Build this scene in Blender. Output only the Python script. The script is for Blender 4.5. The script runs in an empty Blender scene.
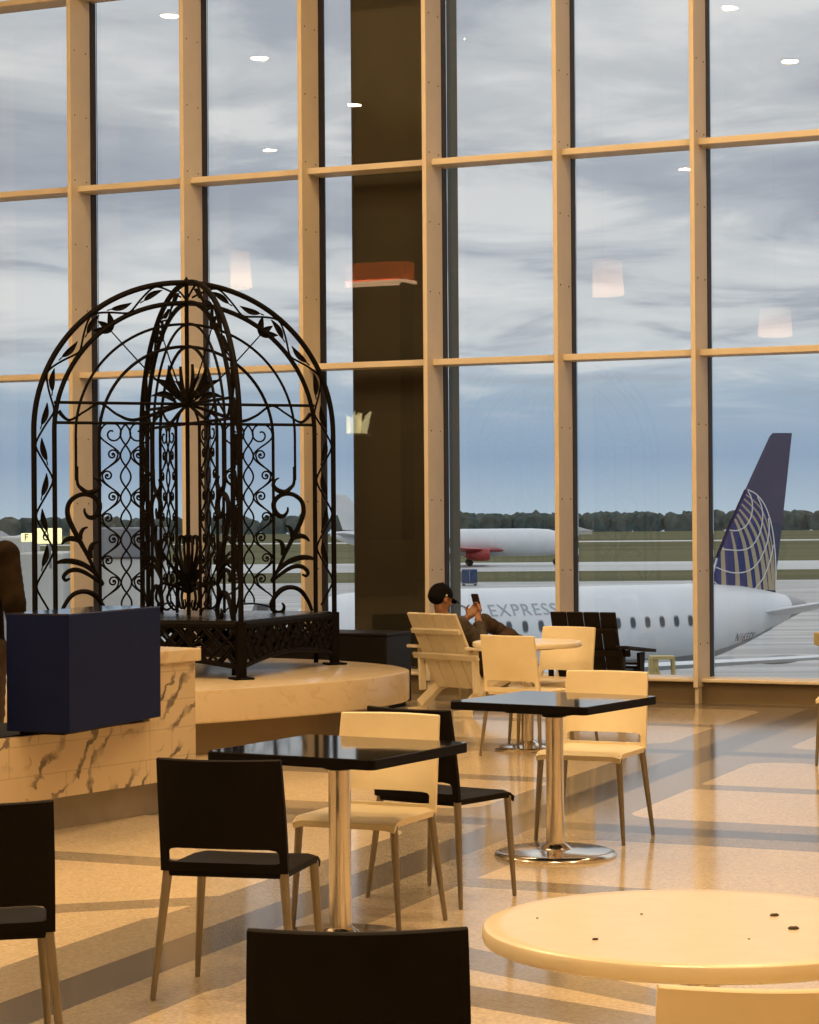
import bpy, bmesh, math, random
from mathutils import Vector, Matrix, noise
random.seed(7)
PI = math.pi
sc = bpy.context.scene
COL = sc.collection

# ------------------------------------------------------------------ camera
F, CH, PITCH, ROLL = 2300.0, 1.62, 0.0008, 0.0072
cam_d = bpy.data.cameras.new('camera'); cam = bpy.data.objects.new('camera', cam_d); COL.objects.link(cam)
cam_d.sensor_fit = 'VERTICAL'; cam_d.sensor_height = 36.0; cam_d.lens = F/1024*36
cam_d.clip_start = 0.05; cam_d.clip_end = 5000
cam.matrix_world = Matrix.Translation((0, 0, CH)) @ Matrix.Rotation(PI/2+PITCH, 4, 'X') @ Matrix.Rotation(-ROLL, 4, 'Z')
sc.camera = cam
sc.view_settings.view_transform = 'Standard'; sc.view_settings.look = 'None'
sc.view_settings.exposure = 0.0; sc.view_settings.gamma = 1.0; sc.view_settings.use_curve_mapping = False
try:
    sc.cycles.use_denoising = True
    sc.cycles.max_bounces = 8; sc.cycles.transparent_max_bounces = 24
    sc.cycles.sample_clamp_indirect = 6.0
    sc.cycles.caustics_reflective = False; sc.cycles.caustics_refractive = False
except Exception: pass

# ------------------------------------------------------------------ helpers
def V(*a): return Vector(a)

class MB:
    """collects shapes, then builds ONE mesh object"""
    def __init__(s): s.v = []; s.f = []; s.sm = []
    def add(s, vs, fs, smooth=False, M=None):
        n = len(s.v)
        s.v += [tuple(M @ Vector(p)) if M else tuple(p) for p in vs]
        s.f += [tuple(i+n for i in f) for f in fs]; s.sm += [smooth]*len(fs)
        return s
    def box(s, c, d, M=None, bev=0.0, seg=2):
        bm = bmesh.new(); bmesh.ops.create_cube(bm, size=1)
        for v in bm.verts: v.co = Vector((v.co.x*d[0]+c[0], v.co.y*d[1]+c[1], v.co.z*d[2]+c[2]))
        if bev > 0: bmesh.ops.bevel(bm, geom=bm.edges[:], offset=bev, segments=seg, profile=.5, affect='EDGES')
        s.bm(bm, M); return s
    def bm(s, bm, M=None, smooth=False):
        bm.verts.index_update()
        s.add([v.co[:] for v in bm.verts], [[v.index for v in f.verts] for f in bm.faces], smooth, M); bm.free(); return s
    def tube(s, pts, r, n=8, M=None, closed=False, flat=1.0):
        pts = [Vector(p) for p in pts]; m = len(pts)
        rr = r if isinstance(r, (list, tuple)) else [r]*m
        T = []
        for i in range(m):
            a = pts[(i-1) % m] if closed else pts[max(i-1, 0)]
            b = pts[(i+1) % m] if closed else pts[min(i+1, m-1)]
            t = (b-a); T.append(t.normalized() if t.length > 1e-9 else Vector((0, 0, 1)))
        up = Vector((0, 0, 1)) if abs(T[0].z) < .9 else Vector((0, 1, 0))
        nn = (up - T[0]*up.dot(T[0])).normalized()
        vs, fs = [], []
        for i in range(m):
            nn = nn - T[i]*nn.dot(T[i])
            nn = nn.normalized() if nn.length > 1e-6 else T[i].orthogonal().normalized()
            bb = T[i].cross(nn)
            for k in range(n):
                a = 2*PI*k/n
                vs.append(pts[i]+nn*math.cos(a)*rr[i]+bb*math.sin(a)*rr[i]*flat)
        L = m if closed else m-1
        for i in range(L):
            j = (i+1) % m
            for k in range(n):
                k2 = (k+1) % n
                fs.append((i*n+k, i*n+k2, j*n+k2, j*n+k))
        if not closed: fs += [tuple(range(n-1, -1, -1)), tuple((m-1)*n+k for k in range(n))]
        s.add(vs, fs, True, M); return s
    def lathe(s, prof, n=40, M=None, c=(0, 0), smooth=True):
        vs, fs = [], []
        for (r, z) in prof:
            for k in range(n):
                a = 2*PI*k/n; vs.append((c[0]+r*math.cos(a), c[1]+r*math.sin(a), z))
        for i in range(len(prof)-1):
            for k in range(n):
                k2 = (k+1) % n; fs.append((i*n+k, i*n+k2, (i+1)*n+k2, (i+1)*n+k))
        fs += [tuple(range(n-1, -1, -1)), tuple((len(prof)-1)*n+k for k in range(n))]
        s.add(vs, fs, smooth, M); return s
    def prism(s, poly, z0, z1, M=None, smooth=False):
        n = len(poly)
        vs = [(p[0], p[1], z0) for p in poly]+[(p[0], p[1], z1) for p in poly]
        fs = [tuple(range(n-1, -1, -1)), tuple(range(n, 2*n))]+[(i, (i+1) % n, n+(i+1) % n, n+i) for i in range(n)]
        s.add(vs, fs, smooth, M); return s
    def loft(s, rings, M=None, cap=True, smooth=True):
        n = len(rings[0]); vs = [p for r in rings for p in r]; fs = []
        for i in range(len(rings)-1):
            for k in range(n):
                k2 = (k+1) % n; fs.append((i*n+k, i*n+k2, (i+1)*n+k2, (i+1)*n+k))
        if cap: fs += [tuple(range(n-1, -1, -1)), tuple((len(rings)-1)*n+k for k in range(n))]
        s.add(vs, fs, smooth, M); return s
    def build(s, name, m, parent=None, recalc=True, auto=True):
        me = bpy.data.meshes.new(name); me.from_pydata(s.v, [], s.f); 
        me.polygons.foreach_set('use_smooth', s.sm)
        if recalc:
            bm = bmesh.new(); bm.from_mesh(me); bmesh.ops.recalc_face_normals(bm, faces=bm.faces[:]); bm.to_mesh(me); bm.free()
        if auto and any(s.sm):
            try: me.set_sharp_from_angle(angle=math.radians(38))
            except Exception: pass
        me.materials.append(m); me.update()
        o = bpy.data.objects.new(name, me); COL.objects.link(o)
        if parent is not None: o.parent = parent
        return o

def tag(o, label=None, cat=None, group=None, kind=None):
    if label: o['label'] = label
    if cat: o['category'] = cat
    if group: o['group'] = group
    if kind: o['kind'] = kind
    return o
def thing(name, label, cat, loc=(0, 0, 0), rz=0.0, group=None):
    o = bpy.data.objects.new(name, None); COL.objects.link(o); o.empty_display_size = .1
    o.location = loc; o.rotation_euler = (0, 0, rz)
    return tag(o, label, cat, group)
CHILD = {}
def copy_tree(o, parent=None):
    c = o.copy(); COL.objects.link(c)
    if parent is not None: c.parent = parent
    for ch in [x for x in COL.objects if x.parent == o]: copy_tree(ch, c)
    return c
def place(proto, used, loc, rz, label, group=None):
    o = proto if not used else copy_tree(proto)
    o.location = loc; o.rotation_euler = (0, 0, rz); o['label'] = label
    if group: o['group'] = group
    return o
def catmull(P, n=8, closed=False):
    P = [Vector(p) for p in P]; out = []; m = len(P)
    for i in range(m if closed else m-1):
        if closed: a, b, c, d = P[i-1], P[i], P[(i+1) % m], P[(i+2) % m]
        else: a, b, c, d = P[max(i-1, 0)], P[i], P[i+1], P[min(i+2, m-1)]
        for k in range(n):
            t = k/n
            out.append(.5*((2*b)+(c-a)*t+(2*a-5*b+4*c-d)*t*t+(3*b-a-3*c+d)*t**3))
    if not closed: out.append(P[-1])
    return out
def lerp(a, b, t): return a+(b-a)*t

# ------------------------------------------------------------------ node DSL
class N:
    def __init__(s, nt, sock): s.nt = nt; s.o = sock
    def _m(s, op, b=None, c=None):
        n = s.nt.nodes.new('ShaderNodeMath'); n.operation = op
        for i, x in enumerate((s, b, c)):
            if x is None: continue
            if isinstance(x, N): s.nt.links.new(x.o, n.inputs[i])
            else: n.inputs[i].default_value = x
        return N(s.nt, n.outputs[0])
    def __add__(s, b): return s._m('ADD', b)
    def __sub__(s, b): return s._m('SUBTRACT', b)
    def __mul__(s, b): return s._m('MULTIPLY', b)
    def __truediv__(s, b): return s._m('DIVIDE', b)
    def abs(s): return s._m('ABSOLUTE')
    def max(s, b): return s._m('MAXIMUM', b)
    def min(s, b): return s._m('MINIMUM', b)
    def mod(s, b): return s._m('FLOORED_MODULO', b)
    def lt(s, b): return s._m('LESS_THAN', b)
    def gt(s, b): return s._m('GREATER_THAN', b)
    def sqrt(s): return s._m('SQRT')
    def inv(s): return (s*-1.0)+1.0
    def ramp(s, lo, hi):
        n = s.nt.nodes.new('ShaderNodeMapRange'); s.nt.links.new(s.o, n.inputs[0])
        n.inputs[1].default_value = lo; n.inputs[2].default_value = hi
        n.interpolation_type = 'SMOOTHSTEP'; return N(s.nt, n.outputs[0])
def mixc(nt, f, a, b):
    n = nt.nodes.new('ShaderNodeMix'); n.data_type = 'RGBA'
    for i, x in ((0, f), (6, a), (7, b)):
        if isinstance(x, N): nt.links.new(x.o, n.inputs[i])
        elif isinstance(x, (int, float)): n.inputs[i].default_value = x
        else: n.inputs[i].default_value = (*x, 1)
    return N(nt, n.outputs[2])
def texn(nt, kind, vec, **kw):
    n = nt.nodes.new('ShaderNodeTex'+kind)
    if vec is not None: nt.links.new(vec.o, n.inputs['Vector'])
    for k, v in kw.items():
        k = k.replace('_', ' ').title()
        n.inputs[k].default_value = v
    return n
def coords(nt, which='Object', scale=None, rot=None):
    t = nt.nodes.new('ShaderNodeTexCoord'); o = N(nt, t.outputs[which])
    if scale or rot:
        m = nt.nodes.new('ShaderNodeMapping'); nt.links.new(o.o, m.inputs[0])
        if scale: m.inputs['Scale'].default_value = scale
        if rot: m.inputs['Rotation'].default_value = rot
        o = N(nt, m.outputs[0])
    return o
def sep(nt, v):
    n = nt.nodes.new('ShaderNodeSeparateXYZ'); nt.links.new(v.o, n.inputs[0])
    return [N(nt, n.outputs[i]) for i in range(3)]
def newmat(name):
    m = bpy.data.materials.new(name); m.use_nodes = True; nt = m.node_tree
    return m, nt, nt.nodes['Principled BSDF']
def mat(name, col, rough=.5, metal=0.0, spec=.5, var=.06, scale=12.0, bump=0.0, coat=0.0, stretch=None):
    m, nt, p = newmat(name)
    p.inputs['Roughness'].default_value = rough; p.inputs['Metallic'].default_value = metal
    p.inputs['Specular IOR Level'].default_value = spec; p.inputs['Coat Weight'].default_value = coat
    c = coords(nt, 'Object', stretch)
    t = texn(nt, 'Noise', c, scale=scale, detail=4.0)
    f = N(nt, t.outputs['Fac'])
    lo = tuple(x*(1-var) for x in col); hi = tuple(min(1, x*(1+var)) for x in col)
    nt.links.new(mixc(nt, f.ramp(.3, .7), lo, hi).o, p.inputs['Base Color'])
    if bump:
        b = nt.nodes.new('ShaderNodeBump'); b.inputs['Strength'].default_value = bump; b.inputs['Distance'].default_value = .01
        nt.links.new(f.o, b.inputs['Height']); nt.links.new(b.outputs[0], p.inputs['Normal'])
    return m
def emit(name, col, strength):
    m, nt, p = newmat(name)
    t = texn(nt, 'Noise', coords(nt), scale=3.0)
    p.inputs['Base Color'].default_value = (*col, 1)
    nt.links.new(mixc(nt, N(nt, t.outputs['Fac']), tuple(x*.96 for x in col), col).o, p.inputs['Emission Color'])
    p.inputs['Emission Strength'].default_value = strength
    return m

# ------------------------------------------------------------------ wall frame
TH = .4274
P0 = Vector((-3.247, 21.97, 0)); D = Vector((math.cos(TH), -math.sin(TH), 0)); NO = Vector((math.sin(TH), math.cos(TH), 0))
WM = Matrix.Translation(P0) @ Matrix.Rotation(-TH, 4, 'Z')        # local x along the wall, local y outward
def W(t, o, z): return P0+D*t+NO*o+V(0, 0, z)

# ------------------------------------------------------------------ materials
M = {}
M['mullion'] = mat('mullion_tan_paint', (.74, .66, .52), .45, var=.03, scale=4)
M['gasket'] = mat('dark_bronze_frame', (.035, .024, .016), .5, 0.0, spec=.15)
M['knee'] = mat('knee_panel_brown', (.19, .14, .078), .5, var=.05, scale=3)
M['sill'] = mat('sill_cream', (.80, .71, .55), .35)
M['bolt'] = mat('bolt_dark', (.12, .09, .06), .5, .4)
M['wallint'] = mat('warm_plaster', (.50, .38, .25), .8)
M['ceil'] = mat('ceiling_white', (.60, .54, .44), .9)
M['cream'] = mat('cream_polymer', (.80, .70, .47), .42, var=.02)
M['blackp'] = mat('dark_brown_polymer', (.0065, .005, .004), .6, spec=.08, var=.1)
M['legmetal'] = mat('taupe_leg_metal', (.25, .215, .155), .42, .6)
M['chrome'] = mat('brushed_chrome', (.74, .70, .63), .16, 1.0, var=.03)
M['blacktop'] = mat('black_gloss_laminate', (.008, .008, .009), .06, spec=.6)
M['blackedge'] = mat('black_edge', (.005, .004, .004), .5, spec=.08)
M['creamtop'] = mat('cream_table_laminate', (.82, .73, .52), .25, var=.02)
M['crumb'] = mat('dry_leaf_brown', (.07, .05, .03), .8)
M['iron'] = mat('black_wrought_iron', (.0045, .0035, .003), .6, 0.0, spec=.09, bump=.2, scale=40)
M['ironseat'] = mat('grey_steel_seat', (.014, .014, .014), .25, .0, spec=.4)
M['navy'] = mat('navy_laminate', (.007, .012, .055), .4, spec=.07, var=.05)
M['plinth'] = mat('dark_plinth', (.008, .007, .006), .6, spec=.2)
M['kick'] = mat('grey_kick_base', (.30, .275, .235), .45, var=.10, scale=6)
M['bench'] = mat('charcoal_bench', (.010, .009, .008), .5, spec=.2)
M['whitewood'] = mat('cream_painted_board', (.78, .70, .52), .5, var=.04, scale=6)
M['darkwood'] = mat('dark_brown_board', (.009, .0065, .005), .55, spec=.15, var=.15)
M['column'] = mat('olive_grey_column', (.10, .092, .062), .6, spec=.2, var=.05, scale=2)
M['skin'] = mat('skin_brown', (.33, .16, .085), .5, var=.04)
M['cap'] = mat('black_cap_cloth', (.006, .005, .006), .9, spec=.1)
M['white'] = mat('white_cloth', (.75, .73, .70), .7)
M['shirt'] = mat('olive_brown_shirt', (.058, .045, .030), .85, var=.35, scale=25)
M['trouser'] = mat('brown_trousers', (.05, .029, .015), .85, var=.15, scale=20)
M['jacket'] = mat('brown_jacket', (.020, .0125, .006), .9, spec=.1, var=.4, scale=9)
M['hair'] = mat('dark_brown_hair', (.025, .014, .008), .6, var=.3, scale=30)
M['phone'] = mat('dark_red_phone_case', (.07, .012, .012), .35)
M['screen'] = mat('phone_dark_screen', (.05, .03, .03), .15)
M['planewhite'] = mat('aircraft_white_paint', (.66, .69, .72), .35, var=.03, scale=.6)
M['planegrey'] = mat('aircraft_grey_metal', (.30, .31, .32), .4, .3)
M['planedark'] = mat('aircraft_window_dark', (.06, .07, .08), .2)
M['title'] = mat('grey_title_paint', (.33, .37, .41), .5)
M['titledark'] = mat('dark_title_paint', (.10, .11, .14), .5)
M['findeep'] = mat('fin_indigo_paint', (.040, .037, .085), .4, var=.08, scale=.8)
M['finblue'] = mat('fin_blue_paint', (.016, .022, .13), .4, var=.08, scale=.8)
M['gold'] = mat('fin_gold_paint', (.38, .31, .20), .45)
M['line'] = mat('fin_white_line', (.62, .60, .58), .5)
M['leaf'] = mat('treeline_hazed_green', (.075, .092, .082), .95, spec=.1, var=.25, scale=.3)  # green lightened and greyed so the colour carries the distance haze
M['grass'] = mat('airfield_grass', (.108, .106, .050), .95, spec=.1, var=.22, scale=.05, stretch=(.1, 1, 1))
M['taxi'] = mat('pale_taxiway', (.42, .43, .42), .45, var=.15, scale=.05, stretch=(.2, 2, 1))
M['runway'] = mat('runway_line', (.50, .50, .46), .5)
M['red'] = mat('red_paint', (.30, .03, .03), .4)
M['blue'] = mat('blue_container_paint', (.02, .05, .13), .4)
M['yellow'] = mat('dull_yellow_paint', (.45, .34, .12), .5)
M['orange'] = mat('orange_paint', (.70, .35, .07), .5)
M['bldg'] = mat('jet_bridge_white', (.56, .56, .53), .5, var=.08, scale=.7)
M['bldgrey'] = mat('jet_bridge_grey', (.20, .21, .23), .5, var=.15, scale=.5)
M['rubber'] = mat('rubber_black', (.02, .02, .02), .8)
M['sign'] = emit('lit_sign_face', (1.0, .88, .45), 1.0)
M['ink'] = mat('sign_black_letter', (.05, .045, .02), .6)
M['lamp'] = emit('lamp_diffuser', (1.0, .72, .42), 22.0)
M['shade'] = emit('lamp_shade_glow', (1.0, .58, .30), 4.5)
_nt = M['shade'].node_tree; _z = sep(_nt, coords(_nt))[2]          # light falloff painted into the emission: strongest at the rim, fading upward
_nt.links.new((_z.ramp(0.0, .55).inv()*4.2+.3).o, _nt.nodes['Principled BSDF'].inputs['Emission Strength'])
M['fascia'] = emit('lit_orange_fascia', (1.0, .20, .04), .7)
M['tube'] = emit('lit_tube', (1.0, .62, .35), 5.0)
M['trim'] = mat('lamp_trim_ring', (.7, .66, .58), .4)

def glass_mat():
    m, nt, p = newmat('window_glass'); nt.nodes.remove(p)
    out = nt.nodes['Material Output']
    t = nt.nodes.new('ShaderNodeBsdfTransparent'); t.inputs[0].default_value = (.955, .965, .965, 1)
    g = nt.nodes.new('ShaderNodeBsdfGlossy'); g.inputs['Roughness'].default_value = .0
    fr = nt.nodes.new('ShaderNodeFresnel'); fr.inputs['IOR'].default_value = 1.5
    # smudges: a faint procedural haze in the coating
    nz = texn(nt, 'Noise', coords(nt), scale=1.5)
    f = N(nt, fr.outputs[0]) * (N(nt, nz.outputs['Fac'])*.2+.9)
    mx = nt.nodes.new('ShaderNodeMixShader')
    nt.links.new(f.o, mx.inputs[0]); nt.links.new(t.outputs[0], mx.inputs[1]); nt.links.new(g.outputs[0], mx.inputs[2])
    nt.links.new(mx.outputs[0], out.inputs['Surface']); return m
M['glass'] = glass_mat()

def terrazzo():
    m, nt, p = newmat('terrazzo_floor')
    c = coords(nt); x, y, z = sep(nt, c)
    dx = x+3.247; dy = y-21.97
    a = dx*math.cos(TH)-dy*math.sin(TH); b = dx*math.sin(TH)+dy*math.cos(TH)
    mm = (a+b*.0345-7.34).abs()
    bb = ((b+7.48).mod(3.73)-1.865).abs()                 # 0 in the middle of a field, 1.865 on a wide cross band
    r = .20
    qx = (mm*-1.0+.43+r).max(0.0); qy = (bb-1.435+r).max(0.0)
    sd = (qx*qx+qy*qy).sqrt()-r
    grey = sd.gt(0.0)
    near = b.gt(-10.6)
    core = mm.lt(.13).max((bb-1.865).abs().lt(.13)*near*a.gt(5.0))
    single = bb.lt(.12)*mm.gt(.43)
    # narrow bands leaving the wide one near the front tables
    def seg(p0, p1, w0, w1):
        ax, ay = p0; vx, vy = p1[0]-ax, p1[1]-ay; L = math.hypot(vx, vy); ux, uy = vx/L, vy/L
        s = (x-ax)*ux+(y-ay)*uy; d = ((x-ax)*-uy+(y-ay)*ux).abs()
        return d.lt(s*((w1-w0)/L)+w0)*s.gt(0.0)*s.lt(L)
    front = (b.lt(-10.75))*(mm.gt(.43)).max(0.0)
    g2 = seg((.05, 8.55), (1.6, 6.75), .15, .05).max(seg((.05, 7.85), (1.4, 6.7), .13, .12)).max(seg((-3.2, 9.0), (-.7, 9.72), .12, .10))
    grey = (grey*(b.gt(-10.7).max(mm.lt(.46)))).max(single).max(g2)
    n1 = texn(nt, 'Voronoi', c, scale=95.0); n2 = texn(nt, 'Noise', c, scale=60.0, detail=3.0); n3 = texn(nt, 'Noise', c, scale=.8)
    chip = N(nt, n1.outputs['Color']); cr = sep(nt, chip)[0]
    base = mixc(nt, grey, (.66, .55, .38), (.31, .27, .205))
    base = mixc(nt, core, base, (.125, .115, .103))
    k = (cr-.5)*.30+(N(nt, n2.outputs['Fac'])-.5)*.25+(N(nt, n3.outputs['Fac'])-.5)*.12+1.0
    vm = nt.nodes.new('ShaderNodeVectorMath'); vm.operation = 'SCALE'
    nt.links.new(base.o, vm.inputs[0]); nt.links.new(k.o, vm.inputs['Scale'])
    nt.links.new(vm.outputs[0], p.inputs['Base Color'])
    rg = N(nt, n3.outputs['Fac'])*.06+.09
    nt.links.new(rg.o, p.inputs['Roughness'])
    p.inputs['Specular IOR Level'].default_value = .55
    return m
M['floor'] = terrazzo()

def marble(name, base, vein, scale, tile=None):
    m, nt, p = newmat(name)
    c = coords(nt, 'Object', None, None)
    n1 = texn(nt, 'Noise', c, scale=scale*.7, detail=6.0)
    mp = nt.nodes.new('ShaderNodeMapping'); nt.links.new(c.o, mp.inputs[0]); mp.inputs['Rotation'].default_value = (.5, .9, .4)
    vm = nt.nodes.new('ShaderNodeVectorMath'); vm.operation = 'MULTIPLY_ADD'
    nt.links.new(n1.outputs['Color'], vm.inputs[0]); vm.inputs[1].default_value = (.55, .55, .55); nt.links.new(mp.outputs[0], vm.inputs[2])
    w = texn(nt, 'Wave', N(nt, vm.outputs[0]), scale=scale, distortion=9.0, detail=5.0, detail_scale=1.6)
    n2 = texn(nt, 'Noise', c, scale=scale*1.5, detail=3.0)
    f = N(nt, w.outputs['Fac']).ramp(.66, .98)*N(nt, n2.outputs['Fac']).ramp(.42, .60)
    n3 = texn(nt, 'Noise', c, scale=2.0, detail=3.0)
    col = mixc(nt, N(nt, n3.outputs['Fac']), tuple(x*.9 for x in base), base)
    col = mixc(nt, f, col, vein)
    if tile:
        x, y, z = sep(nt, c)
        tx, tz, off = tile
        row = ((z/tz)._m('FLOOR')*off)
        j = ((x+row).mod(tx)-tx/2).abs().gt(tx/2-.004).max((z.mod(tz)-tz/2).abs().gt(tz/2-.003))
        col = mixc(nt, j*.5, col, tuple(x*.55 for x in base))
    nt.links.new(col.o, p.inputs['Base Color']); p.inputs['Roughness'].default_value = .22
    return m
M['marble'] = marble('veined_cream_marble', (.66, .54, .36), (.16, .13, .10), 2.6, (.62, .155, .21))
M['marbleplain'] = marble('plain_cream_marble', (.64, .53, .36), (.57, .45, .28), 3.2)
M['slab'] = marble('cream_stone_slab', (.74, .62, .42), (.62, .48, .30), 2.0)

def apron_mat():
    m, nt, p = newmat('wet_concrete_apron')
    c = coords(nt)
    mp = nt.nodes.new('ShaderNodeMapping'); nt.links.new(c.o, mp.inputs[0]); mp.inputs['Scale'].default_value = (.05, .35, 1); mp.inputs['Rotation'].default_value = (0, 0, .12)
    n = texn(nt, 'Noise', N(nt, mp.outputs[0]), scale=1.6, detail=6.0)
    n2 = texn(nt, 'Noise', c, scale=.03, detail=3.0)
    f = N(nt, n.outputs['Fac']).ramp(.35, .68)
    nt.links.new(mixc(nt, f, (.24, .245, .24), (.46, .46, .45)).o, p.inputs['Base Color'])
    nt.links.new((N(nt, n2.outputs['Fac'])*.3+.35).o, p.inputs['Roughness'])
    return m
M['apron'] = apron_mat()

# ------------------------------------------------------------------ sky
w = bpy.data.worlds.new('overcast_dusk_sky'); sc.world = w; w.use_nodes = True
nt = w.node_tree; bg = nt.nodes['Background']
tc = nt.nodes.new('ShaderNodeTexCoord'); dirv = N(nt, tc.outputs['Generated'])
dx_, dy_, dz_ = sep(nt, dirv)
dz = dz_.max(0.0); q = dz+.085
cb = nt.nodes.new('ShaderNodeCombineXYZ')
nt.links.new((dx_/q).o, cb.inputs[0]); nt.links.new((dy_/q).o, cb.inputs[1])
cv = N(nt, cb.outputs[0])
c1 = texn(nt, 'Noise', cv, scale=1.75, detail=8.0, roughness=.56, distortion=.5)
c2 = texn(nt, 'Noise', cv, scale=.7, detail=3.0)
cf = N(nt, c1.outputs['Fac'])*.72+N(nt, c2.outputs['Fac'])*.28
rm = nt.nodes.new('ShaderNodeValToRGB'); nt.links.new((dz/.30).o, rm.inputs[0])   # gradient of the sky with elevation
els = rm.color_ramp.elements
stops = [(0.0, (.46, .575, .675)), (.08, (.315, .430, .585)), (.165, (.385, .500, .625)), (.26, (.70, .735, .755)),
         (.36, (.66, .690, .720)), (.49, (.430, .475, .545)), (.56, (.55, .585, .625)), (.70, (.62, .655, .69)), (.85, (.70, .73, .77)), (1.0, (1.15, 1.18, 1.22))]
els[0].position = stops[0][0]; els[0].color = (*stops[0][1], 1); els[1].position = 1.0; els[1].color = (*stops[-1][1], 1)
for s_, c_ in stops[1:-1]:
    e = els.new(s_); e.color = (*c_, 1)
dark = cf.ramp(.38, .50); lite = cf.ramp(.49, .60)
skyc = N(nt, rm.outputs[0])
amount = (dz/.30).ramp(.10, .26)
cl = mixc(nt, amount*dark.inv()*.75, skyc, (.36, .40, .475))
cl = mixc(nt, amount*lite*.75, cl, (.84, .845, .84))
nt.links.new(cl.o, bg.inputs['Color']); bg.inputs['Strength'].default_value = 1.0

# ------------------------------------------------------------------ room shell (aligned with the window wall)
def struct(name, mb, m, label, cat, parent=None):
    return tag(mb.build(name, m, parent), label, cat, kind='structure')
def wallbox(mb, a0, a1, b0, b1, z0, z1, bev=0):
    return mb.box(((a0+a1)/2, (b0+b1)/2, (z0+z1)/2), (a1-a0, b1-b0, z1-z0), WM, bev)
A0, A1, B0, ZC = -24.0, 17.0, -34.0, 8.6
struct('floor', wallbox(MB(), A0, A1, B0, .55, -.15, 0), M['floor'], 'polished cream terrazzo floor with grey and dark bands', 'floor')
struct('ceiling', wallbox(MB(), A0, A1, B0, .55, ZC, ZC+.2), M['ceil'], 'high pale ceiling over the hall', 'ceiling')
struct('wall_left', wallbox(MB(), A0-.2, A0, B0, .55, 0, ZC), M['wallint'], 'warm plaster wall at the left end of the hall', 'wall')
struct('wall_right', wallbox(MB(), A1, A1+.2, B0, .55, 0, ZC), M['wallint'], 'warm plaster wall at the right end of the hall', 'wall')
struct('wall_back', wallbox(MB(), A0-.2, A1+.2, B0-.2, B0, 0, ZC), M['wallint'], 'warm plaster wall facing the windows across the hall', 'wall')
SP = 1.2373; T0 = 0.0; Z1, Z2 = 2.972, 4.760; ZS = .205; ZT = 6.62
NB0, NB1 = -19, 13
struct('wall_window', wallbox(MB(), A0, A1, .16, .55, 0, ZS-.035), M['knee'], 'low brown panel running under the tall windows', 'wall')
tb = MB(); wallbox(tb, A0, A1, .10, .47, ZS-.03, ZS, .008)
struct('trim_1', tb, M['sill'], 'thin cream sill ledge under the tall windows', 'trim')
tb = MB(); wallbox(tb, A0, A1, .12, .55, ZC-.5, ZC)
struct('trim_2', tb, M['knee'], 'deep brown header above the tall windows', 'trim')
ORD = ['first', 'second', 'third', 'fourth', 'fifth', 'sixth', 'seventh', 'eighth']
# fins (vertical mullions) with bolts; transoms and glass between them
fin_names = {0: 'tan upright behind the left half of the iron gazebo', 1: 'tan upright behind the centre of the iron gazebo', 2: 'tan upright behind the right edge of the iron gazebo',
             3: 'tan upright with the dark column showing on both its sides', 4: 'tan upright behind the dark board armchair', 5: 'tan upright just left of the blue tail fin'}
ti = 3
for i in range(NB0, NB1+1):
    t = T0+i*SP
    mb = MB(); wallbox(mb, t, t+.042, 0, .35, .135, ZC, .006)
    wallbox(mb, t+.006, t+.036, .03, .13, 0, .14)
    lab = fin_names.get(i, 'tall tan upright of the window wall to the %s of the picture' % ('left' if i < 0 else 'right'))
    f = struct('trim_%d' % ti, mb, M['mullion'], lab, 'window upright'); ti += 1
    g = MB(); wallbox(g, t+.002, t+.046, .351, .47, ZS, ZC-.5); g.build('window_frame', M['gasket'], f)
    if -1 <= i <= 6:
        b = MB()
        for k in range(14):
            zz = .5+k*.62
            if abs(zz-Z1) < .08 or abs(zz-Z2) < .08: continue
            for oo in (.07, .27):
                b.lathe([(.007, 0), (.007, .004), (.004, .006)], 8, WM @ Matrix.Translation((t+.042, oo, zz)) @ Matrix.Rotation(PI/2, 4, 'Y'))
        b.build('bolt', M['bolt'], f)
for zc, nm in ((Z1, 'lower'), (Z2, 'upper'), (ZT, 'topmost')):
    mb = MB()
    for i in range(NB0, NB1):
        t = T0+i*SP
        wallbox(mb, t+.0425, t+SP-.0005, .12, .40, zc-.027, zc+.027, .004)
    struct('trim_%d' % ti, mb, M['mullion'], '%s tan crossbar running across the tall windows' % nm, 'crossbar'); ti += 1
win_lab = {-1: 'glass bay at the left edge, left of the first upright', 0: 'glass bay behind the left half of the iron gazebo', 1: 'glass bay behind the right half of the iron gazebo',
           2: 'glass bay with the dark column filling its right half', 3: 'glass bay with the capped man sitting below it', 4: 'glass bay with the dark board armchair below it', 5: 'glass bay showing the blue tail fin'}
wi = 1
for i in range(NB0, NB1):
    t = T0+i*SP; mb = MB()
    for (za, zb) in ((ZS, Z1), (Z1, Z2), (Z2, ZT), (ZT, ZC-.5)):
        wallbox(mb, t+.05, t+SP-.002, .44, .452, za+.002, zb-.002)
    struct('window_%d' % wi, mb, M['glass'], win_lab.get(i, 'tall glass bay of the window wall beyond the picture edge'), 'window'); wi += 1

# outside column right behind the glass
mb = MB(); wallbox(mb, 2.705, 3.655, .62, .97, -5.9, 10.5, .03)
struct('column', mb, M['column'], 'dark square column standing right outside the glass', 'column')

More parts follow.
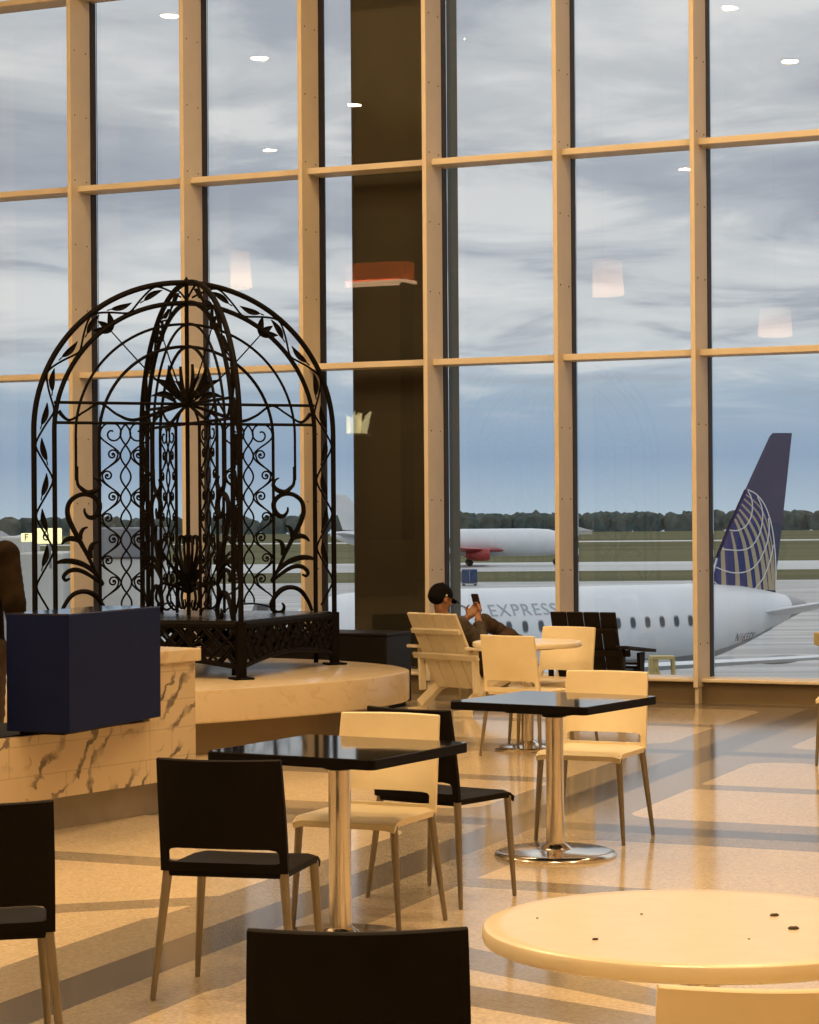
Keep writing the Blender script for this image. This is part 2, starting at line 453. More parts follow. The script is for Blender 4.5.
# ------------------------------------------------------------------ ceiling lights
LP = [(-5.15, 10.62), (-7.04, 7.02), (-11.98, 13.51), (-14.13, 9.85), (-9.0, 12.17), (-10.4, 16.28), (-18.87, 8.02), (-15.6, -.04), (-17.02, 3.89),
      (-2.2, 13.6), (1.2, 12.0), (-3.6, 7.6), (.4, 8.2), (3.6, 9.6), (4.6, 13.6), (-2.0, 3.6), (2.2, 4.0), (-5.6, 3.0), (5.5, 5.5), (-6.0, 16.0), (-1.0, 17.5), (2.8, 15.6), (-2.5, -1.5), (2.0, -2.0), (6.5, .5), (-7.5, -2.5)]
LIGHT_W = 120.0
def lamp():
    t = thing('ceiling_light', 'round recessed ceiling downlight with pale trim ring', 'ceiling light', group='round ceiling downlights')
    MB().lathe([(.15, ZC-.001), (.15, ZC-.03), (.13, ZC-.035), (.125, ZC-.012)], 32).build('trim_ring', M['trim'], t)
    MB().lathe([(.124, ZC-.002), (.124, ZC-.010)], 32).build('diffuser', M['lamp'], t)
    return t
ld = bpy.data.lights.new('downlight', 'AREA'); ld.shape = 'DISK'; ld.size = .24; ld.energy = LIGHT_W; ld.color = (1.0, .67, .35)
l0 = lamp()
l0s = [(l0 if i == 0 else copy_tree(l0)) for i in range(len(LP))]
for i, (x, y) in enumerate(LP):
    o = place(l0s[i], False, (x, y, 0), 0, 'round recessed ceiling downlight with pale trim ring', 'round ceiling downlights')
    lo = bpy.data.objects.new('bulb', ld); COL.objects.link(lo); lo.parent = o; lo.location = (0, 0, ZC-.05)

# pendant lamps, an added glowing cluster and a lit food stall deeper in the hall, seen only mirrored in the glass
def pendant():
    t = thing('pendant_lamp', 'glowing drum pendant lamp hanging in the hall', 'lamp', group='drum pendant lamps')
    MB().lathe([(.30, 0), (.34, 0.02), (.30, .55), (.28, .55)], 32).build('lamp_shade', M['shade'], t)
    MB().tube([(0, 0, .55), (0, 0, ZC-5.05)], .01, 6).build('cord', M['blackp'], t)
    return t
p0 = pendant()
for i, (x, y) in enumerate([(-9.61, 8.53), (-13.54, -.36), (-12.2, 13.94)]):
    place(p0, i > 0, (x, y, 5.05), 0, 'glowing drum pendant lamp hanging in the hall')
t = thing('pendant_lamp', 'pale yellow glowing blade cluster added for a bright reflection in the glass', 'lamp', (-13.47, 10.50, 2.95))  # invented glowing shape, added for its bright patch mirrored in the glass
rnd = random.Random(5); mb = MB()
for k in range(11):
    a = 2*PI*k/11; rr = .10+.2*(k % 3)/2
    p = V(rr*math.cos(a), rr*math.sin(a), 0)
    mb.tube([p, p*1.05+V(0, 0, .12), p*1.25+V(0, 0, .26), p*1.6+V(0, 0, .30+.08*rnd.random())], [.05, .07, .05, .006], 8, flat=.4)
mb.build('glow_blade', emit('pale_blade_glow', (1.0, .9, .5), 4.0), t)
MB().lathe([(.30, -.03), (.32, -.01), (.30, .0)], 24).build('ring', M['trim'], t)
MB().tube([(0, 0, 0), (0, 0, ZC-2.95)], .01, 6).build('cord', M['blackp'], t)
t = thing('food_stall', 'tall food stall with lit orange fascia deep in the hall', 'stall', (-19.1, 5.3, 0), -TH)
MB().box((0, 0, .55), (1.6, .6, 1.1), bev=.02).build('counter', M['knee'], t)
MB().box((-.74, 0, 3.7), (.1, .4, 5.2)).box((.74, 0, 3.7), (.1, .4, 5.2)).build('frame', M['gasket'], t)
MB().box((0, 0, 6.42), (1.6, .5, .34)).build('fascia', M['fascia'], t)
MB().box((0, 0, 6.20), (1.7, .54, .06)).build('light_strip', M['tube'], t)

# ------------------------------------------------------------------ stacking chairs (rear at -y, facing +y)
CW = .44
def chair(pm, label):
    t = thing('cafe_chair', label, 'chair')
    # seat: thin shell, front edge rolled down
    bm = bmesh.new(); nx, ny = 12, 12; g = {}
    for j in range(ny+1):
        for i in range(nx+1):
            u = i/nx*2-1; v = j/ny
            y = -.20+v*.385
            wd = CW/2*(1-.0*v)
            z = .452-.012*math.cos(u*PI/2)*math.sin(v*PI)-(max(0, v-.86)/.14)**2*.022-(max(0, abs(u)-.88)/.12)**2*.010
            g[i, j] = (u*wd, y, z)
    vs, fs = [], []
    idx = {}
    for lay, dz in ((0, 0), (1, -.024)):
        for k, p in g.items():
            idx[k+(lay,)] = len(vs); vs.append((p[0]*(1 if lay == 0 else .985), p[1]*(1 if lay == 0 else .99), p[2]+dz))
    for j in range(ny):
        for i in range(nx):
            fs.append((idx[i, j, 0], idx[i+1, j, 0], idx[i+1, j+1, 0], idx[i, j+1, 0]))
            fs.append((idx[i, j, 1], idx[i, j+1, 1], idx[i+1, j+1, 1], idx[i+1, j, 1]))
    ring = [(i, 0) for i in range(nx)]+[(nx, j) for j in range(ny)]+[(i, ny) for i in range(nx, 0, -1)]+[(0, j) for j in range(ny, 0, -1)]
    for a, b in zip(ring, ring[1:]+ring[:1]): fs.append((idx[a+(0,)], idx[a+(1,)], idx[b+(1,)], idx[b+(0,)]))
    mb = MB(); mb.add(vs, fs, True)
    mb.box((0, -.195, .430), (CW-.02, .03, .034), bev=.008)
    mb.build('seat', pm, t)
    # backrest: bent panel with a slot above the seat
    def bp(u, z, side):
        h = (z-.44)/.375
        wd = CW/2*(1.0-.03*max(0, h)**2)+.002
        y = -.205-.055*max(0, h)**1.25-.052*math.cos(u*PI/2)*min(1, max(0, (h-.05)*2))
        return (u*wd, y+side*(.013 if abs(u) < .985 else .009), z)
    us = [-1, -.985, -.93, -.90, -.885, -.87, -.84]+[-.84+1.68*k/14 for k in range(1, 14)]+[.84, .87, .885, .90, .93, .985, 1]
    def zrow(u):   # slot outline between zl and zh with rounded ends
        a = abs(u)
        if a >= .90: return None
        e = max(0, (a-.78)/.12)
        c = .030*(1-math.sqrt(max(0, 1-e*e)))
        return (.463+c*.3, .512-c)
    vs, fs = [], []
    zs_low = [.432, .447]; zs_up = [.55, .60, .66, .71, .77, .801, .811, .815]
    cols = []
    for u in us:
        r = zrow(u) or (.492, .494)
        cols.append([.432, .445]+[r[0], r[1]]+zs_up)
    nr = len(cols[0]); I = {}
    for sd in (1, -1):
        for ci, u in enumerate(us):
            for ri, z in enumerate(cols[ci]):
                I[ci, ri, sd] = len(vs); p = bp(u, z, sd if ri < nr-1 else sd*.5)
                if ri == nr-1: p = (p[0]*.99, p[1], p[2])
                vs.append(p)
    hole = lambda ci: zrow(us[ci]) is not None and zrow(us[ci+1]) is not None
    for ci in range(len(us)-1):
        for ri in range(nr-1):
            if ri == 2 and hole(ci):
                continue
            fs.append((I[ci, ri, 1], I[ci+1, ri, 1], I[ci+1, ri+1, 1], I[ci, ri+1, 1]))
            fs.append((I[ci, ri, -1], I[ci, ri+1, -1], I[ci+1, ri+1, -1], I[ci+1, ri, -1]))
        for ri in (0, nr-1): fs.append((I[ci, ri, 1], I[ci, ri, -1], I[ci+1, ri, -1], I[ci+1, ri, 1]))
        if hole(ci):
            for ri in (2, 3): fs.append((I[ci, ri, 1], I[ci, ri, -1], I[ci+1, ri, -1], I[ci+1, ri, 1]))
    hs = [ci for ci in range(len(us)-1) if hole(ci)]
    for ci in (hs[0], hs[-1]+1): fs.append((I[ci, 2, 1], I[ci, 2, -1], I[ci, 3, -1], I[ci, 3, 1]))
    for ci in (0, len(us)-1):
        for ri in range(nr-1): fs.append((I[ci, ri, 1], I[ci, ri, -1], I[ci, ri+1, -1], I[ci, ri+1, 1]))
    MB().add(vs, fs, True).build('backrest', pm, t)
    for sx in (-1, 1):
        for (y0, y1) in ((-.195, -.235), (.155, .168)):
            x0, x1 = sx*(CW/2-.018), sx*(CW/2+(.026 if y0 < 0 else .008))
            ztop = .440 if y0 < 0 else .432
            L = MB()
            L.tube([(x0, y0, ztop), (lerp(x0, x1, .03), lerp(y0, y1, .03), ztop-.012), (lerp(x0, x1, .5), lerp(y0, y1, .5), .22), (x1, y1, .006), (x1, y1, 0)], [.017, .0165, .0135, .0095, .008], 10)
            L.build('leg', M['legmetal'], t)
    return t
GD, GC = 'dark brown cafe chairs', 'cream cafe chairs'
cd = chair(M['blackp'], 'x'); cc = chair(M['cream'], 'x')
def rz_of(fx, fy): return math.atan2(-fx, fy)
DARK = [
 ((-.575, 7.86), (.24, .97), 'dark brown cafe chair with open slot standing before the left black table'),
 ((-1.285, 6.74), (-.22, .97), 'dark brown cafe chair cut off by the left edge of the picture'),
 ((-.107, 4.74), (0, 1), 'dark brown cafe chair nearest the front, only its back top showing'),
 ((.15, 9.75), (.62, .79), 'dark brown cafe chair turned side on behind the cream chair at the left black table')]
CREAM = [
 ((-.19, 9.05), (-.41, -.91), 'cream cafe chair pushed in behind the left black table'),
 ((.89, 11.43), (-.41, -.91), 'cream cafe chair facing us behind the right black table'),
 ((.632, 4.18), (0, 1), 'cream cafe chair in the bottom right corner tucked under the round table'),
 ((.80, 15.38), (.62, .78), 'cream cafe chair seen from behind, in front of the far round table'),
 ((.965, 16.02), (-.6, -.8), 'cream cafe chair on the window side of the far round table'),
 ((2.855, 14.58), (-.7, -.7), 'cream cafe chair at the right edge, only one leg showing')]
for i, ((x, y), f, lab) in enumerate(DARK): place(cd, i > 0, (x, y, 0), rz_of(*f), lab)
for i, ((x, y), f, lab) in enumerate(CREAM): place(cc, i > 0, (x, y, 0), rz_of(*f), lab)

# ------------------------------------------------------------------ tables
def rrect(w, h, r, n=6):
    P = []
    for cx, cy, a0 in ((w/2-r, h/2-r, 0), (-w/2+r, h/2-r, PI/2), (-w/2+r, -h/2+r, PI), (w/2-r, -h/2+r, 1.5*PI)):
        for k in range(n+1):
            a = a0+PI/2*k/n; P.append((cx+r*math.cos(a), cy+r*math.sin(a)))
    return P
def black_table(lab, x, y, rz):
    t = thing('cafe_table', lab, 'table', (x, y, 0), rz)
    S = .72
    top = MB(); top.prism(rrect(S, S, .02), .738, .742); top.build('tabletop', M['blacktop'], t)
    MB().prism(rrect(S+.004, S+.004, .022), .704, .738).build('edge_band', M['blackedge'], t)
    MB().box((0, 0, .692), (.34, .34, .024), bev=.004).lathe([(.06, .70), (.06, .66), (.045, .655)], 24).build('mounting_plate', M['blackedge'], t)
    MB().lathe([(.0425, .03), (.0425, .69)], 40).build('pedestal', M['chrome'], t)
    MB().lathe([(.285, 0), (.288, .010), (.280, .020), (.255, .028), (.10, .034), (.075, .038), (.062, .05), (.048, .060), (.043, .062)], 64).build('base', M['chrome'], t)
    return t
black_table('square black gloss cafe table in the left foreground on a chrome column', -.272, 8.70, -.52)
black_table('square black gloss cafe table right of centre on a round chrome base', .678, 10.87, -.57)
def round_table(lab, x, y, R, h=.742):
    t = thing('round_table', lab, 'table', (x, y, 0))
    MB().lathe([(R-.012, h-.038), (R-.003, h-.034), (R, h-.026), (R, h-.010), (R-.004, h-.003), (R-.012, h), (R-.05, h)], 96).build('tabletop', M['creamtop'], t)
    MB().lathe([(.20, h-.052), (.20, h-.039)], 32).build('mounting_plate', M['blackedge'], t)
    MB().lathe([(.0425, .03), (.0425, h-.052)], 32).build('pedestal', M['chrome'], t)
    b = .285 if R > .4 else .225
    MB().lathe([(b, 0), (b+.003, .010), (b-.005, .020), (b-.03, .028), (.10, .034), (.062, .05), (.043, .062)], 56).build('base', M['chrome'], t)
    return t
round_table('round cream table in the right foreground with crumbs on its top', .612, 4.90, .464)
round_table('far round cream table between the cream chairs near the windows', .80, 15.76, .375)
for (x, y, l, a, lab) in ((.785, 4.99, .018, .3, 'dark dry crumb on the round table, the farther of the two big ones'), (.80, 4.83, .020, .1, 'dark dry crumb on the round table, the nearer of the two big ones'),
                 (.375, 4.725, .012, .5, 'small dry crumb near the front left of the round table'), (.50, 5.02, .006, 0, 'tiny dark speck near the back of the round table'), (.27, 4.98, .005, 0, 'tiny dark speck near the left rim of the round table'), (.69, 4.72, .005, 0, 'tiny dark speck near the front of the round table')):
    bm = bmesh.new(); bmesh.ops.create_icosphere(bm, subdivisions=2, radius=1)
    for v in bm.verts:
        k = 1+.25*noise.noise(v.co*2.3+V(x*9, 0, 0)); v.co = V(v.co.x*l*.6*k, v.co.y*l*.35*k, max(-.5, v.co.z)*l*.22*k+l*.10)
    o = MB().bm(bm, smooth=True).build('crumb', M['crumb']); o.location = (x, y, .7425); o.rotation_euler = (0, 0, a); tag(o, lab, 'crumb', 'crumbs on the round table')

# ------------------------------------------------------------------ stone platform with the wrought iron gazebo
ZP = .45
PLAT = [(-.01, 17.28), (-.16, 16.72), (-.42, 16.27), (-.80, 15.88), (-1.42, 15.38), (-2.3, 15.0), (-3.3, 15.3), (-3.95, 16.3), (-3.9, 17.5), (-3.2, 18.5), (-2.3, 18.98), (-1.4, 18.92), (-.7, 18.52), (-.2, 17.92)]
ctr = V(-1.9, 17.0, 0)
PL = [Vector((p[0], p[1], 0)) for p in PLAT]
PS = catmull([(p.x, p.y, 0) for p in PL], 8, True)
t = thing('stone_platform', 'low rounded cream stone platform carrying the iron gazebo', 'platform', (ctr.x, ctr.y, 0))
def off(P, d):
    out = []
    for p in P:
        r = p-ctr; out.append((r.x*(1-d/r.length), r.y*(1-d/r.length)))
    return out
mb = MB(); o0 = off(PS, .012); o1 = off(PS, 0)
rings = [[(x, y, z) for x, y in off(PS, d)] for d, z in ((.010, .225), (0, .235), (0, ZP-.012), (.004, ZP-.004), (.014, ZP))]
mb.loft(rings); mb.build('slab', M['marbleplain'], t)
MB().prism(off(PS, .16), 0, .225, smooth=False).build('recessed_base', M['knee'], t)

GZ = thing('iron_gazebo', 'black wrought iron gazebo with crossing leafy arched screens on the stone platform', 'gazebo', (-1.68, 17.45, ZP), .412)
R = 1.188; BZ = .41                              # rib radius; bench height above the platform
def zz(zabs): return zabs-ZP
def Ux(px): return (px-185.0)/124.0
def Zy(py): return zz(1.62+(515.5-py)*17.2/2300.0)
SPR = zz(2.25); ARC = 1.135
def rib(rad, side, n=30, top=0.0):
    """vertical bar then quarter arc to the apex; list of (u, z)"""
    P = []
    for k in range(9): P.append((side*rad, lerp(0.02, SPR, k/8)))
    for k in range(1, n+1):
        a = PI/2*k/n; P.append((side*rad*math.cos(a), SPR+(ARC-(R-rad))*math.sin(a)))
    return P
def leafshape(mb, X, p, d, L, wd, curl=.1, tilt=0.0):
    """pointed leaf in the plane of the screen: p base, d direction (2D)"""
    d = Vector(d).normalized(); nrm = Vector((-d.y, d.x)); rows = 9; vs = []; fs = []
    for i in range(rows):
        s = i/(rows-1); wv = wd*math.sin(PI*min(1, s**.8))*.5+.001
        c = Vector(p)+d*L*s+nrm*curl*L*math.sin(PI*s)*.5
        for k, sd in ((0, -1), (1, 0), (2, 1)):
            for layer in (0, 1):
                q = c+nrm*wv*sd
                vs.append(X(q.x, q.y, (.006 if layer else -.006)+(.010 if sd == 0 else 0)))
    for i in range(rows-1):
        for k in range(2):
            for layer in (0, 1):
                a = i*6+k*2+layer; fs.append((a, a+2, a+8, a+6))
        for k in (0, 2):
            a = i*6+k*2; fs.append((a, a+1, a+7, a+6))
    mb.add(vs, fs, True)
def curve2(mb, X, pts, r, n=6, sub=6, y=0.0, sides=6):
    P = catmull([(p[0], p[1], 0) for p in pts], sub)
    m = len(P)
    if isinstance(r, (list, tuple)):
        kk = len(r)-1; rr = []
        for i in range(m):
            s = i/(m-1)*kk; j = min(int(s), kk-1); rr.append(lerp(r[j], r[j+1], s-j))
    else: rr = r
    mb.tube([X(p.x, p.y, y) for p in P], rr, sides)
def spiral(c, r0, a0, turns, sgn, n=18):
    P = []
    for i in range(n+1):
        s = i/n; a = a0+sgn*2*PI*turns*s; r = r0*(1-s*.82); P.append((c[0]+r*math.cos(a), c[1]+r*math.sin(a)))
    return P
def screen(axis):
    """axis: unit horizontal direction of the screen in gazebo space"""
    ax = Vector((axis[0], axis[1], 0)); nr = Vector((-axis[1], axis[0], 0))
    def X(u, z, y=0.0): return ax*u+nr*y+Vector((0, 0, z))
    T = MB()
    body = MB()
    for s in (-1, 1):
        body.tube([X(u, z) for u, z in rib(R, s)], .021, 8)
    sc_ = body.build('arched_screen', M['iron'], GZ)
    b = MB()
    for s in (-1, 1): b.tube([X(u, z) for u, z in rib(R-.155, s)], .0185, 8)
    b.build('inner_arch', M['iron'], sc_)
    b = MB()     # thin inner arches
    zs3 = zz(3.07); zs4 = zz(2.90)
    for s in (-1, 1):
        P = []
        for k in range(25):
            a = PI/2*k/24; P.append(X(s*.87*math.cos(a), SPR-.02+(zs3-SPR+.02)*math.sin(a)))
        b.tube(P[::-1]+[X(s*.87, lerp(SPR-.02, Zy(480), k/6)) for k in range(1, 7)], .0105, 6)
        P = []
        for k in range(25):
            a = PI/2*k/24; P.append(X(s*.69*math.cos(a), SPR-.04+(zs4-SPR+.04)*math.sin(a)))
        b.tube(P[::-1]+[X(s*.69, lerp(SPR-.04, BZ+.01, k/8)) for k in range(1, 9)], .0125, 8)
        b.tube([X(s*.285, zz(2.31)), X(s*.285, BZ+.01)], .0125, 8)
        P = [X(s*.285*math.cos(PI/2*k/14), zz(2.25)+.20*math.sin(PI/2*k/14)) for k in range(15)]
        b.tube(P, .010, 6)
    b.build('thin_arch', M['iron'], sc_)
    b = MB()
    for zc in (zz(2.465), zz(2.315)): b.tube([X(-R+.155, zc), X(R-.155, zc)], .0115, 8)
    b.build('cross_bar', M['iron'], sc_)
    for s in (-1, 1):
        # vine between the two ribs
        b = MB()
        c_path = [Vector((u, z, 0)) for u, z in rib(R-.0775, 1, 60)]
        c_path = [p for p in c_path if p.y > BZ-.02]
        cum = [0.0]
        for i in range(1, len(c_path)): cum.append(cum[-1]+(c_path[i]-c_path[i-1]).length)
        Lp = cum[-1]; HP = .262
        def at(sv):
            sv = min(max(sv, 0), Lp-1e-4)
            for i in range(1, len(cum)):
                if cum[i] >= sv: break
            f = (sv-cum[i-1])/(cum[i]-cum[i-1]); p = c_path[i-1].lerp(c_path[i], f); d = (c_path[i]-c_path[i-1]).normalized()
            return p, d
        st = []
        nst = 110
        for i in range(nst+1):
            sv = Lp*.985*i/nst; p, d = at(sv); out = Vector((d.y, -d.x, 0))
            tri = math.asin(.93*math.sin(PI*sv/HP-.66))/1.195
            st.append(X(s*(p.x+out.x*.064*tri), p.y+out.y*.064*tri))
        b.tube(st, .008, 6)
        k = 0; sv = .33
        while sv < Lp*.95:
            p, d = at(sv); out = Vector((d.y, -d.x, 0)); sg = 1 if k % 2 == 0 else -1
            bp_ = p+out*.02*sg
            dd = d+out*(-.22*sg)
            leafshape(b, lambda u, z, y=0: X(s*u, z, y), (bp_.x, bp_.y), (dd.x, dd.y), .175, .042, .12*sg)
            b.tube([X(s*(bp_.x-dd.x*.03), bp_.y-dd.y*.03), X(s*bp_.x, bp_.y)], .005, 5)
            sv += HP; k += 1
        b.build('leafy_vine', M['iron'], sc_)
        # scroll lattice panel
        b = MB(); u0, u1 = .285, .69; uc = (u0+u1)/2; hw = (u1-u0)/2; h = .1585; zt = zz(2.31); am = .040; nl = 8.6
        S = lambda u, z, y=0: X(s*u, z, y)
        zend = BZ+.06
        for sg in (-1, 1):
            P = []
            nn = int(nl*10)
            for i in range(nn+1):
                k = i/10.0; P.append(S(uc+sg*am*math.sin(PI*k), zt-h*k))
            b.tube(P, .0074, 5)
            # zig-zag between the side bar and the wavy pair
            P = []
            for i in range(5, nn+1):
                k = i/10.0; f = .5-.5*math.cos(PI*(k-.5))
                P.append(S(lerp(uc+sg*(hw-.004), uc+sg*(am+.002), f), zt-h*k))
            c0 = (uc+sg*hw*.50, zt-h*.47)
            head = spiral(c0, hw*.48, 0 if sg > 0 else PI, 1.3, sg, 22)
            b.tube([S(*q) for q in head[::-1]], .0072, 5)
            b.tube(P, .0072, 5)
            for k in range(1, 9):
                if k % 2: fr_, tu = .58, 1
                else: fr_, tu = .40, -1
                if zt-h*(k+1.0) < zend: continue
                cen = (uc+sg*(am+(hw-am)*(1-(.62 if k % 2 else .68)+ (.0 if k % 2 else .30))), zt-h*(k+.46))
                # spiral head with a stem running down into the zig-zag
                sd_ = -sg if k % 2 == 1 else sg
                side = 1 if k % 2 == 0 else -1     # +1: stem passes on the bar side
                rr_ = .042
                sp_ = spiral(cen, rr_, (0 if side*sg > 0 else PI), 1.35, side*sg, 20)
                ez = zt-h*(k+1.02); fz = .5-.5*math.cos(PI*(k+1.02-.5)); eu = lerp(uc+sg*hw, uc+sg*am, fz)
                st_ = (cen[0]+side*sg*rr_, cen[1])
                stem = catmull([(eu, ez, 0), (lerp(eu, st_[0], .75), lerp(ez, st_[1], .5), 0), (st_[0], st_[1], 0)], 6)
                b.tube([S(q.x, q.y) for q in stem]+[S(*q) for q in sp_[1:]], .0072, 5)
                bmx = bmesh.new(); bmesh.ops.create_icosphere(bmx, subdivisions=1, radius=.0095)
                q = S(*cen)
                for v in bmx.verts: v.co += q
                b.bm(bmx, smooth=True)
        b.tube([S(uc, zt-h*nl), S(uc, zend+.02)], .0072, 5)
        b.tube([S(uc-hw*math.cos(PI*k/12), zend-.05+.07*math.sin(PI*k/12)) for k in range(13)], .0072, 5)
        b.build('scroll_lattice', M['iron'], sc_)
        # big plant flourish between post and inner rib
        b = MB()
        Q = lambda zx, zy: (abs(Ux(60+zx/6.82)), Zy(460+zy/6.82))
        L = lambda pts, r, sub=5: curve2(b, S, [Q(*p) for p in pts], r, sub=sub)
        L([(125, 40), (125, 150), (150, 190), (190, 218), (240, 205), (270, 170), (255, 135), (230, 120)], [.009, .012, .016, .022, .020, .016, .010, .006])
        L([(287, 850), (240, 760), (190, 650), (140, 550), (85, 440), (60, 360), (70, 290), (115, 245), (170, 230), (225, 245), (265, 290), (262, 345), (230, 385), (195, 385), (172, 355), (170, 325)], [.010, .014, .019, .021, .018, .017, .018, .021, .020, .013, .007])
        L([(150, 560), (110, 535), (70, 530), (40, 545), (20, 568)], [.012, .021, .017, .006])
        L([(142, 535), (145, 495), (162, 465), (190, 453)], [.017, .016, .006])
        L([(205, 665), (205, 610), (222, 567), (258, 553)], [.021, .019, .006])
        L([(289, 842), (240, 770), (170, 712), (90, 684), (20, 684), (-25, 700)], [.011, .017, .022, .020, .006])
        L([(287, 850), (200, 780), (130, 745), (70, 748), (32, 785), (45, 812), (72, 800)], [.010, .016, .018, .016, .013, .008])
        L([(285, 1010), (268, 960), (215, 905), (150, 890), (85, 915), (35, 985), (5, 1060)], [.015, .022, .018, .013])
        curve2(b, S, [Q(268, 960), Q(290, 1010), Q(262, 1062), (Q(215, 1060)[0], Q(0, 1062)[1]), Q(200, 1025), Q(215, 1000)], [.017, .018, .016, .007])
        b.build('plant_flourish', M['iron'], sc_)
        # sprig and drooping leaf scrolls beside the rosette
        b = MB()
        curve2(b, S, [(.03, zz(2.47)), (.30, zz(2.70)), (.59, zz(3.0))], [.008, .006, .005])
        for dd, LL in (((.75, .55), .13), ((.15, 1), .15), ((1, .02), .15)): leafshape(b, S, (.59, zz(3.0)), dd, LL, .05, .08)
        curve2(b, S, [(.02, zz(2.46)), (.22, zz(2.40)), (.42, zz(2.34)), (.55, zz(2.38)), (.68, zz(2.46)), (.80, zz(2.40)), (.92, zz(2.335)), (1.0, zz(2.40))], [.012, .014, .013, .010, .009, .008, .010, .018])
        leafshape(b, S, (.06, zz(2.49)), (.8, .62), .27, .06, .25); leafshape(b, S, (.04, zz(2.51)), (.42, 1), .27, .06, -.28)
        leafshape(b, S, (.08, zz(2.47)), (1, .22), .22, .05, .4)
        b.build('leaf_sprig', M['iron'], sc_)
        # scrolls low in the middle
        b = MB()
        for q0 in (.0, .11):
            curve2(b, S, [(.01, BZ+.20), (.05+q0*.5, BZ+.34), (.10+q0, BZ+.50), (.07+q0, BZ+.60), (.02+q0, BZ+.585), (.03+q0, BZ+.54)], [.016, .014, .011, .010, .008, .005])
            leafshape(b, S, (.01, BZ+.22), (.6+q0*3, .8), .18, .035, .3)
            curve2(b, S, [(.01, BZ+.18), (.09+q0, BZ+.25), (.17+q0*.8, BZ+.14), (.12+q0*.6, BZ+.05), (.07+q0*.5, BZ+.08), (.09+q0*.5, BZ+.12)], [.013, .012, .010, .008, .006])
        b.build('centre_scroll', M['iron'], sc_)
screen((1, 0)); screen((0, 1))
MB().tube([(0, 0, 0), (0, 0, zz(3.39))], .017, 8).lathe([(.03, zz(3.37)), (.034, zz(3.39)), (.012, zz(3.415)), (.004, zz(3.43))], 12).build('centre_pole', M['iron'], GZ)
# four corner posts with foot plates, lattice skirts and the bench seat
CR = [(R, 0), (0, R), (-R, 0), (0, -R)]
for (x, y) in CR:
    MB().box((x, y, BZ/2), (.062, .062, BZ), None, .004).build('corner_post', M['iron'], GZ)
    MB().box((x, y, .008), (.15, .15, .016), bev=.004).build('foot_plate', M['iron'], GZ)
rb = R-.03
MB().prism([(rb, 0), (0, rb), (-rb, 0), (0, -rb)], BZ-.012, BZ+.006).build('bench_seat', M['ironseat'], GZ)
for k in range(4):
    a = Vector((*CR[k], 0)); b_ = Vector((*CR[(k+1) % 4], 0)); L = (b_-a).length; ex = (b_-a)/L; ny_ = Vector((-ex.y, ex.x, 0))
    def X(s_, z, y=0.0): return a+ex*s_+ny_*y+Vector((0, 0, z))
    m = MB()
    zl = lambda s_: .085+.075*math.sin(PI*s_/L)
    m.tube([X(.03, BZ-.03), X(L-.03, BZ-.03)], .022, 6, flat=.6)
    m.tube([X(.03+(L-.06)*i/16, zl(.03+(L-.06)*i/16)) for i in range(17)], .020, 6, flat=.6)
    def bar(s0, z0, s1, z1, r=.012):
        # clip to the skirt outline
        n = 24; seg = []
        for i in range(n+1):
            s_ = lerp(s0, s1, i/n); z_ = lerp(z0, z1, i/n)
            if .02 <= s_ <= L-.02 and zl(s_) <= z_ <= BZ-.02: seg.append((s_, z_))
        if len(seg) > 1: m.tube([X(*seg[0]), X(*seg[-1])], r, 4)
    stp = .112
    i = -5
    while i*stp < L+.5:
        bar(i*stp, BZ-.02, i*stp+.42, BZ-.44); bar(i*stp, BZ-.02, i*stp-.42, BZ-.44)
        if i % 2 == 0:
            bar(i*stp+.03, BZ-.02, i*stp+.45, BZ-.44, .0105); bar(i*stp-.03, BZ-.02, i*stp-.45, BZ-.44, .0105)
        i += 1
    # solid diamond plates on the crossings
    for i in range(0, int(L/stp)+1):
        for j in range(0, 4):
            s_ = i*stp+(.056 if j % 2 else 0); z_ = BZ-.03-.056*2*j*.5-.03
            if not (.06 < s_ < L-.06 and zl(s_)+.03 < z_ < BZ-.03): continue
            if (i+j) % 3 == 0:
                d = .030; vs = [X(s_+d, z_, -.006), X(s_, z_+d, -.006), X(s_-d, z_, -.006), X(s_, z_-d, -.006), X(s_+d, z_, .006), X(s_, z_+d, .006), X(s_-d, z_, .006), X(s_, z_-d, .006)]
                m.add(vs, [(0, 1, 2, 3), (7, 6, 5, 4), (0, 1, 5, 4), (1, 2, 6, 5), (2, 3, 7, 6), (3, 0, 4, 7)])
    m.build('lattice_skirt', M['iron'], GZ)

# dark storage bench between the platform and the window
rzw = -TH
t = thing('storage_bench', 'charcoal box bench behind the stone platform below the dark column', 'bench', (-.2, 18.98, 0), rzw)
MB().box((-.85, .25, .325), (1.7, .5, .57), bev=.01).build('body', M['bench'], t)
MB().box((-.85, .25, .621), (1.72, .52, .024), bev=.008).build('lid', M['bench'], t)
MB().box((-.85, .26, .02), (1.62, .42, .04)).build('plinth', M['plinth'], t)

# ------------------------------------------------------------------ marble counters and the navy box
E0 = Vector((-1.185, 12.66, 0)); rzc = math.atan2(-.821, -.571)         # local +x runs along the counter towards the camera, +y ... 
# local frame: x = towards the camera along the front, y = away from the front face
CM = Matrix(((-.571, -.821, 0, E0.x), (-.821, .571, 0, E0.y), (0, 0, 1, 0), (0, 0, 0, 1)))
def counter_thing(name, label, cat):
    o = thing(name, label, cat); o.matrix_world = Matrix.Translation(E0) @ Matrix.Rotation(math.atan2(-.821, -.571), 4, 'Z'); return o
